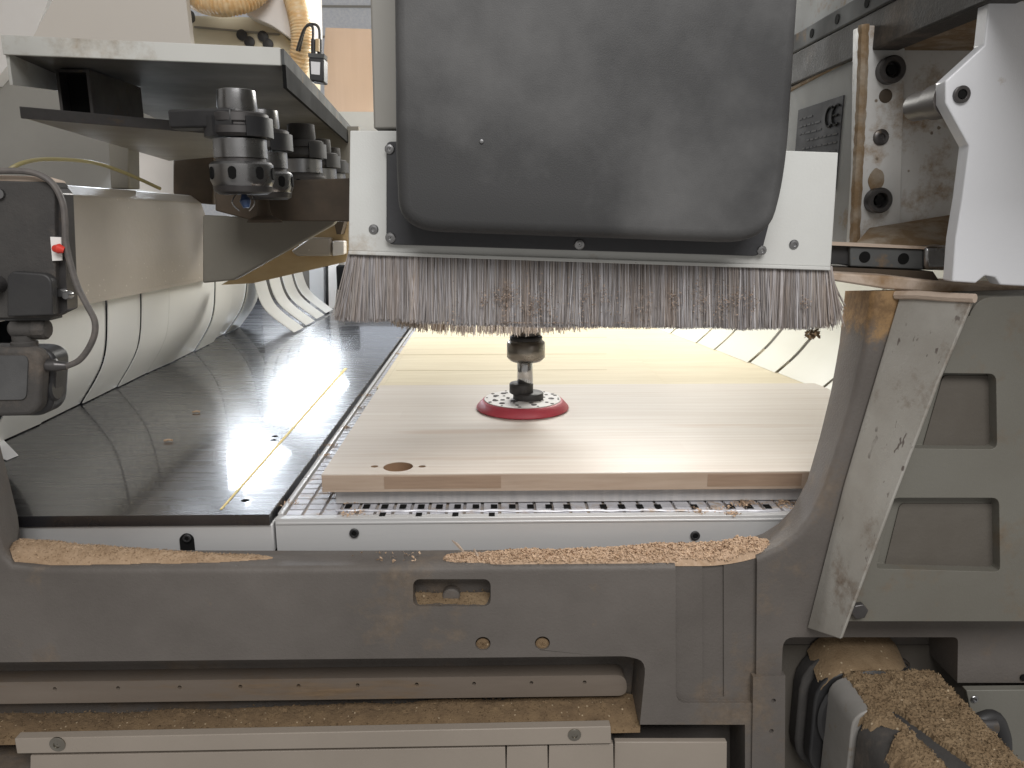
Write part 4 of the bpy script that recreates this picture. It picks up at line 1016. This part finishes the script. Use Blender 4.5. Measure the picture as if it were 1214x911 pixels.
def tool_holder(px, Y, label, dark=False):
    c = PY(283, 150, Y) if px is None else PY(px, 150, Y)
    cx = c.x
    t = thing('tool_holder', Vector((cx, Y, ZZ(.055))), label, 'tool holder', 'tool holders in the magazine')
    k = 1.0/F
    def zz(py): return PY(280, py, 1.0).z
    def seg(name, prof, m):
        mb = MB(); mb.lathe([(r*k, zz(py)) for r, py in prof], Vector((cx, Y, 0)), 'Z', 36); return mb.build(name, M['black_dusty' if dark and name != 'neck' else m], t, smooth=40)
    seg('taper', [(20,136), (21.5,130), (20.5,108), (18,107)], 'steel')
    seg('flange', [(29,164), (33,160), (33,152), (30,150), (30,148), (33,146), (33,137), (31,135)], 'dark_steel')
    seg('neck', [(29,188), (29,166)], 'steel')
    seg('groove', [(27,194), (27,188)], 'dark_steel')
    nut = seg('clamping_nut', [(28,227), (32,221), (34.5,215), (34.5,196), (32,193)], 'steel')
    for ang in (-90, -40, -140, 0, 180, 90):
        d = Vector((math.cos(R(ang)), math.sin(R(ang)), 0)); s_ = Vector((-d.y, d.x, 0)); o_ = Vector((cx, Y, 0)) + d*34.3*k
        h0, h1 = zz(214), zz(199); w = 4.5*k
        ring = [(math.cos(R(a))*w, (w if math.sin(R(a)) >= 0 else -w) , math.sin(R(a))*w) for a in range(0, 360, 30)]
        zc = (h0+h1)/2; hh = (h1-h0)/2-w
        pts = [o_ + s_*a + Vector((0, 0, zc + b + (hh if b >= 0 else -hh))) for a, _, b in ring]
        mb = MB(); mb.loft([q + d*.0012 for q in pts], [q - d*.004 for q in pts]); mb.build('nut_slot', M['void'], nut)
    seg('nut_rim', [(26,231), (31,228), (32.5,221.5), (27,220)], 'dark_steel')
    # gripper fork
    mb = MB(); pts = []
    for a in range(-60, 241, 15): pts.append((cx + 37*k*math.cos(R(a)), Y + 37*k*math.sin(R(a))))
    inner = [(cx + 30*k*math.cos(R(a)), Y + 30*k*math.sin(R(a))) for a in range(240, -61, -15)]
    mb.slab(pts + inner, zz(164), zz(141)); mb.build('gripper_fork', M['black'], t)
    return t
mb = MB(); mb.prism([(330,150), (425,150), (425,225), (330,225)], 1.97, 1.99); tag(mb.build('rear_plate', M['gusset']), 'dull brownish back plate behind the far tool holders under the shelf', 'plate')
T = tool_holder(283, 1.0, 'steel tool holder with slotted clamping nut, nearest and largest of the hanging row')
tl = ['second nearest steel tool holder, half hidden behind the largest one', 'third nearest tool holder in the row under the shelf', 'small tool holder just left of the hood plate, fourth in the row', 'farthest tool holder of the row, beside the hood plate edge']
x_of = lambda Y: T.location.x - (Y-1.0)*.105
copy_tree(T, (x_of(1.16)-T.location.x, .16, -.004), tl[0])
px3 = 587 + x_of(1.38)*F/1.38
T3 = tool_holder(px3 + 4, 1.38, tl[1], True)
for i, Y in enumerate((1.64, 1.86)):
    copy_tree(T3, (x_of(Y)-x_of(1.38), Y-1.38, -.002), tl[i+2])
# carrier wing and black gripper block on the near side
mb = MB(); a = PZ(225,150,ZC); 
mb.slab([(PY(200,150,.985).x, .985), (PY(276,150,.965).x, .963), (PY(276,150,.965).x, .985), (PY(210,150,1.02).x, 1.03)], ZZ(ZC)-.018, ZZ(ZC)+.004); tag(mb.build('gripper_arm', M['black'], bevel=.003), 'black plastic gripper arm holding the largest tool holder', 'gripper')
# blue swab below front tool and black suction foot
c = Vector((T.location.x, 1.0, PY(283,231,1.0).z))
mb = MB(); mb.tube([c, c+Vector((.002,-.002,-.008)), c+Vector((.003,-.003,-.016))], .005, 10, [.003,.007,.004]); tag(mb.build('blue_plug', mat('blue_plastic', (.05,.09,.2), (.08,.1,.16), .5)), 'small bluish plug under the largest tool holder', 'plug')
mb = MB()
for s_ in (-1, 1):
    mb.tube(spline([c+Vector((s_*.009,0,.002)), c+Vector((s_*.014,-.004,-.010)), c+Vector((s_*.006,-.003,-.020))], 5), .0008, 6)
tag(mb.build('wire_loops', M['steel']), 'thin bent wire loops around the bluish plug', 'wire')
c = PY(314, 264, 1.2); mb = MB(); mb.lathe([(.026,0), (.024,.004), (.012,.010), (.009,.018), (.007,.06)], c, 'Z', 24); tag(mb.build('suction_cup', M['brown']), 'dark rubber suction cup hanging behind the largest tool holder', 'suction cup')

# ================================================================== TOP LEFT MACHINE AND BACKGROUND
mb = MB(); mb.prism([(38,46), (95,-60), (214,-60), (227,58), (227,70), (38,70)], 1.7, 1.72)
tag(mb.build('sheet_cover', M['warm_white']), 'plain warm white sheet cover standing above the left of the shelf', 'sheet')
mc = thing('rear_machine', PY(290, 60, 2.0), 'cream machine head with amber hoses standing behind the shelf', 'machine')
mb = MB(); mb.prism([(225,18), (300,20), (335,38), (352,62), (352,100), (225,100)], 1.9, 2.15); mb.build('base', M['cream'], mc, bevel=.006)
mb = MB(); mb.prism(rpoly([(292,-60), (350,-60), (352,20), (347,48), (322,30), (292,18)], [0,0,10,4,10,0]), 1.84, 2.1); mb.build('upper_body', M['off_white'], mc, bevel=.008)
mb = MB(); mb.prism([(230,31), (332,40), (330,42), (230,33)], 1.895, 1.90); mb.build('seam', M['gusset'], mc)
for px, py in ((287,42), (312,43.5), (296,50), (318,52.5)):
    c = PY(px, py, 1.897); mb = MB(); mb.lathe([(.012, 0), (.012, -.004), (.004, -.006)], Vector((c.x, c.y, c.z)), 'Y', 16); mb.build('rubber_plug', M['black'], mc)
def hose(pts, r, label, turns):
    P = spline(pts, turns); mb = MB(); rad = [r*(1+.07*math.sin(i*2.1)) for i in range(len(P))]; mb.tube(P, r, 16, rad)
    return tag(mb.build('hose', M['hose'], smooth=80), label, 'hose', 'amber hoses on the rear machine')
hose([PY(222,-14,1.82), PY(240,0,1.8), PY(270,4,1.78), PY(300,-6,1.8), PY(318,-30,1.82)], .026, 'amber ribbed hose looping above the cream machine head', 26)
hose([PY(346,-10,1.82), PY(355,25,1.80), PY(357,55,1.80), PY(350,90,1.82), PY(335,110,1.84)], .022, 'amber ribbed hose hanging down the right side of the cream machine head', 26)
c = PY(224, 20, 1.85); mb = MB(); mb.lathe([(.010,-.01), (.014,-.004), (.014,.004), (.010,.01)], c, 'X', 20); mb.build('knob', M['black'], mc)
cn = thing('sensor_connector', PY(375, 98, 1.7), 'black sensor box with a white label and looped cables, behind the shelf corner', 'sensor')
mb = MB(); mb.prism([(365.5,68), (384,69), (384,98), (367,96)], 1.7, 1.74); bx = mb.build('housing', M['black'], cn, bevel=.003)
mb = MB(); mb.prism([(368.5,73), (379.5,74), (379,89), (369,88)], 1.6985, 1.6998); mb.build('label', M['paper'], cn)
mb = MB(); mb.prism([(365,63), (384.5,64), (384,69), (365.5,68)], 1.702, 1.735); mb.build('lid', M['rail'], cn)
for px in (371.5, 379): 
    mb = MB(); mb.tube([PY(px,64,1.715), PY(px,47,1.715)], .005, 10); mb.build('plug', M['black'], cn)
mb = MB(); mb.prism([(374,46), (378,46), (378,61), (374,61)], 1.70, 1.708); mb.build('brass_clip', M['yellow_beam'], cn)
mb = MB(); mb.tube(spline([PY(371,47,1.715), PY(371,34,1.715), PY(367,30,1.72), PY(360,36,1.73), PY(352,60,1.76)], 5), .0028, 8); mb.build('cable', M['rubber'], cn)
mb = MB(); mb.tube(spline([PY(379,47,1.715), PY(378,34,1.715), PY(372,29,1.72), PY(362,33,1.74), PY(355,60,1.78)], 5), .0028, 8); mb.build('cable', M['rubber'], cn)
mb = MB(); mb.prism([(386,33), (450,35), (450,134), (385,132), (384,60)], 2.3, 2.33); tag(mb.build('peach_board', M['peach']), 'upright pale peach wooden board behind the hood, left of it', 'board')
mb = MB(); mb.prism([(395,132.5), (460,133), (460,215), (420,215)], 2.25, 2.4); tag(mb.build('pale_ledge', M['white_panel']), 'pale ledge under the peach board', 'ledge')
mb = MB(); mb.box(-6, 6, 5.0, 5.1, -1, 4.5); w = mb.build('wall', M['wall']); w['kind'] = 'structure'
for py in (8, 44):
    p = PY(400, py, 5.0); mb = MB(); mb.box(-6, 6, 4.994, 4.999, p.z-.006, p.z+.006); q = mb.build('wall_joint', M['cabinet']); q.parent = w

# ================================================================== LEFT SENSOR HEAD
YL = .655
sn = thing('camera_sensor', PY(30, 495, YL), 'dusty black scanner hanging on a clamp under a larger black box', 'scanner')
mb = MB(); mb.prism(rpoly([(-70,213), (64,216), (66,374), (60,377), (-70,379)], [0,6,4,0,0]), YL, YL+.022); mb.build('upper_box', M['black_dusty'], sn, bevel=.003, seg=3)
mb = MB(); mb.prism(rpoly([(64,218), (74,230), (79.5,352), (80,368), (67,374)], 2), YL+.006, YL+.023); mb.build('box_flank', M['dark_steel'], sn, bevel=.0015)
mb = MB(); mb.prism(rpoly([(8,328), (14,322), (54,325), (61,333), (62,374), (8,376)], [2,3,8,5,0,0]), YL-.010, YL-.0005); mb.build('clamp_cover', M['black'], sn, bevel=.0015, seg=3)
mb = MB(); mb.lathe([(.006,-.012), (.007,-.010), (.007,0)], PY(-1,337,YL), 'Y', 20); mb.build('thumb_screw', M['dark_steel'], sn)
mb = MB(); mb.lathe([(.004,-.003), (.004,0)], PY(1,230,YL), 'Y', 16); mb.build('box_screw', M['steel'], sn)
for px, py in ((73.5,347), (81,350)):
    mb = MB(); mb.lathe([(.003,-.005), (.0034,-.004), (.0034,.003)], PY(px,py,YL+.004), 'Y', 14); mb.build('flank_screw', M['steel'], sn)
mb = MB(); mb.prism([(-70,374), (60,376), (60,380), (-70,381)], YL+.002, YL+.02); mb.build('clamp_plate', M['black'], sn)
a = PY(13, 390, YL+.008); b = PY(41, 390, YL+.008); b2 = PY(57, 390, YL+.008)
mb = MB(); mb.tube([a, a+Vector((.003,0,0)), b], .0085, 20, [.0055,.0085,.0085]); mb.build('hinge_barrel', M['black_dusty'], sn)
mb = MB(); n = 24; pts0 = []
mb.lathe([(.0088, 0), (.0094, .002), (.0094, b2.x-b.x-.002), (.0075, b2.x-b.x)], b, 'X', 14); mb.build('ribbed_knob', M['black_dusty'], sn, smooth=10)
c = PY(29.5, 411, YL+.008); mb = MB(); mb.lathe([(.0105,0), (.0105,.004), (.009,.005), (.009,.010)], c, 'Z', 24); mb.build('neck_collar', M['black_dusty'], sn)
mb = MB(); mb.prism(rpoly([(-60,413), (38,413), (49,424), (46,485), (36,494), (-60,496)], [0,10,8,10,10,0]), YL-.012, YL+.004); lb = mb.build('scanner_body', M['black_dusty'], sn, bevel=.004, seg=3)
mb = MB(); mb.prism(rpoly([(-60,411), (52,413), (65,424), (62,482), (50,494), (-60,495)], [0,10,10,12,10,0]), YL+.0045, YL+.03); mb.build('scanner_back', M['black'], sn, bevel=.004, seg=3)
mb = MB(); mb.prism(rpoly([(-60,422), (30,422), (33,428), (31,470), (27,474), (-60,475)], [0,4,4,4,4,0]), YL-.0135, YL-.0118); mb.build('scanner_window', M['hood'], sn)
c = PY(64, 461, YL+.012); mb = MB(); mb.lathe([(.011, -.004), (.011, .003), (.009, .0045)], Vector((c.x-.001, c.y, c.z)), 'X', 24); mb.build('lens_ring', M['black'], sn)
mb = MB(); mb.tube([PY(53,433,YL-.002), PY(66,433,YL-.002), PY(68,434,YL-.002), PY(80,434,YL-.002)], .005, 12, [.0055,.0055,.0045,.003]); mb.build('cable_plug', M['dark_steel'], sn)
cp_ = [(80,434), (93,428), (104,415), (112,397), (112,380), (103,362), (92,340), (84,315), (78,288), (77,262), (74,240), (64,220), (48,208), (25,203), (-20,203)]
mb = MB(); mb.tube(spline([PY(x, y, YL-.003) for x, y in cp_], 6), .0026, 10)
tag(mb.build('scanner_cable', mat('grey_cable', (.085,.078,.075), (.13,.115,.105), .55, scale=120)), 'grey cable looping from the scanner plug up over the black box', 'cable')
mb = MB(); mb.prism([(59.5,281), (72,281.5), (73,309), (62,309.5)], YL-.002, YL-.0005); mb.build('white_tag', M['off_white'], sn)
mb = MB(); mb.tube([PY(65,295,YL-.005), PY(70,295,YL-.007), PY(76,297,YL-.006)], .003, 10, [.003,.0042,.0025]); tag(mb.build('red_clip', M['redclip']), 'red clip holding the grey cable on the white tag', 'clip')
mb = MB(); mb.prism([(-70,206), (40,209), (58,214), (58,219), (-70,216)], YL+.003, YL+.03); mb.build('dusty_top', M['dirty_beige'], sn, bevel=.002)

# ================================================================== LIGHTS
W = bpy.data.worlds.new('World'); SC.world = W; W.use_nodes = True
bg = W.node_tree.nodes['Background']; bg.inputs[0].default_value = (1, .965, .92, 1); bg.inputs[1].default_value = .335
def area(name, loc, target, sx, sy, power, col, spread=0):
    l = bpy.data.lights.new(name, 'AREA'); l.shape = 'RECTANGLE'; l.size = sx; l.size_y = sy; l.energy = power; l.color = col
    if spread: l.spread = R(spread)
    o = bpy.data.objects.new(name, l); COL.objects.link(o); o.location = loc
    o.rotation_euler = (Vector(target)-Vector(loc)).to_track_quat('-Z', 'Y').to_euler(); return o
area('ceiling_light', (.35, -1.1, 2.75), (.35, .85, 1.3), 1.7, 1.0, 54, (1, .985, .97))
area('machine_light', (.35, 2.35, 1.75), (.2, 1.5, .9), .9, .25, 17, (1, .98, .92))
o = area('streak_light', (-.97, 3.3, 1.25+.24), (-.97, 3.4, 0), .20, 2.6, 38, (.84, .91, 1)); o.rotation_euler = (0, R(-40), 0)
area('board_fill', (.14, .945, 1.25-.055), (.16, 1.06, .9), .46, .12, 1.25, (1, .98, .95))  # added fill lamp, hidden behind the brush, brightens the board front

SC.view_settings.view_transform = 'Standard'; SC.view_settings.look = 'None'
SC.view_settings.exposure = 0; SC.view_settings.gamma = 1
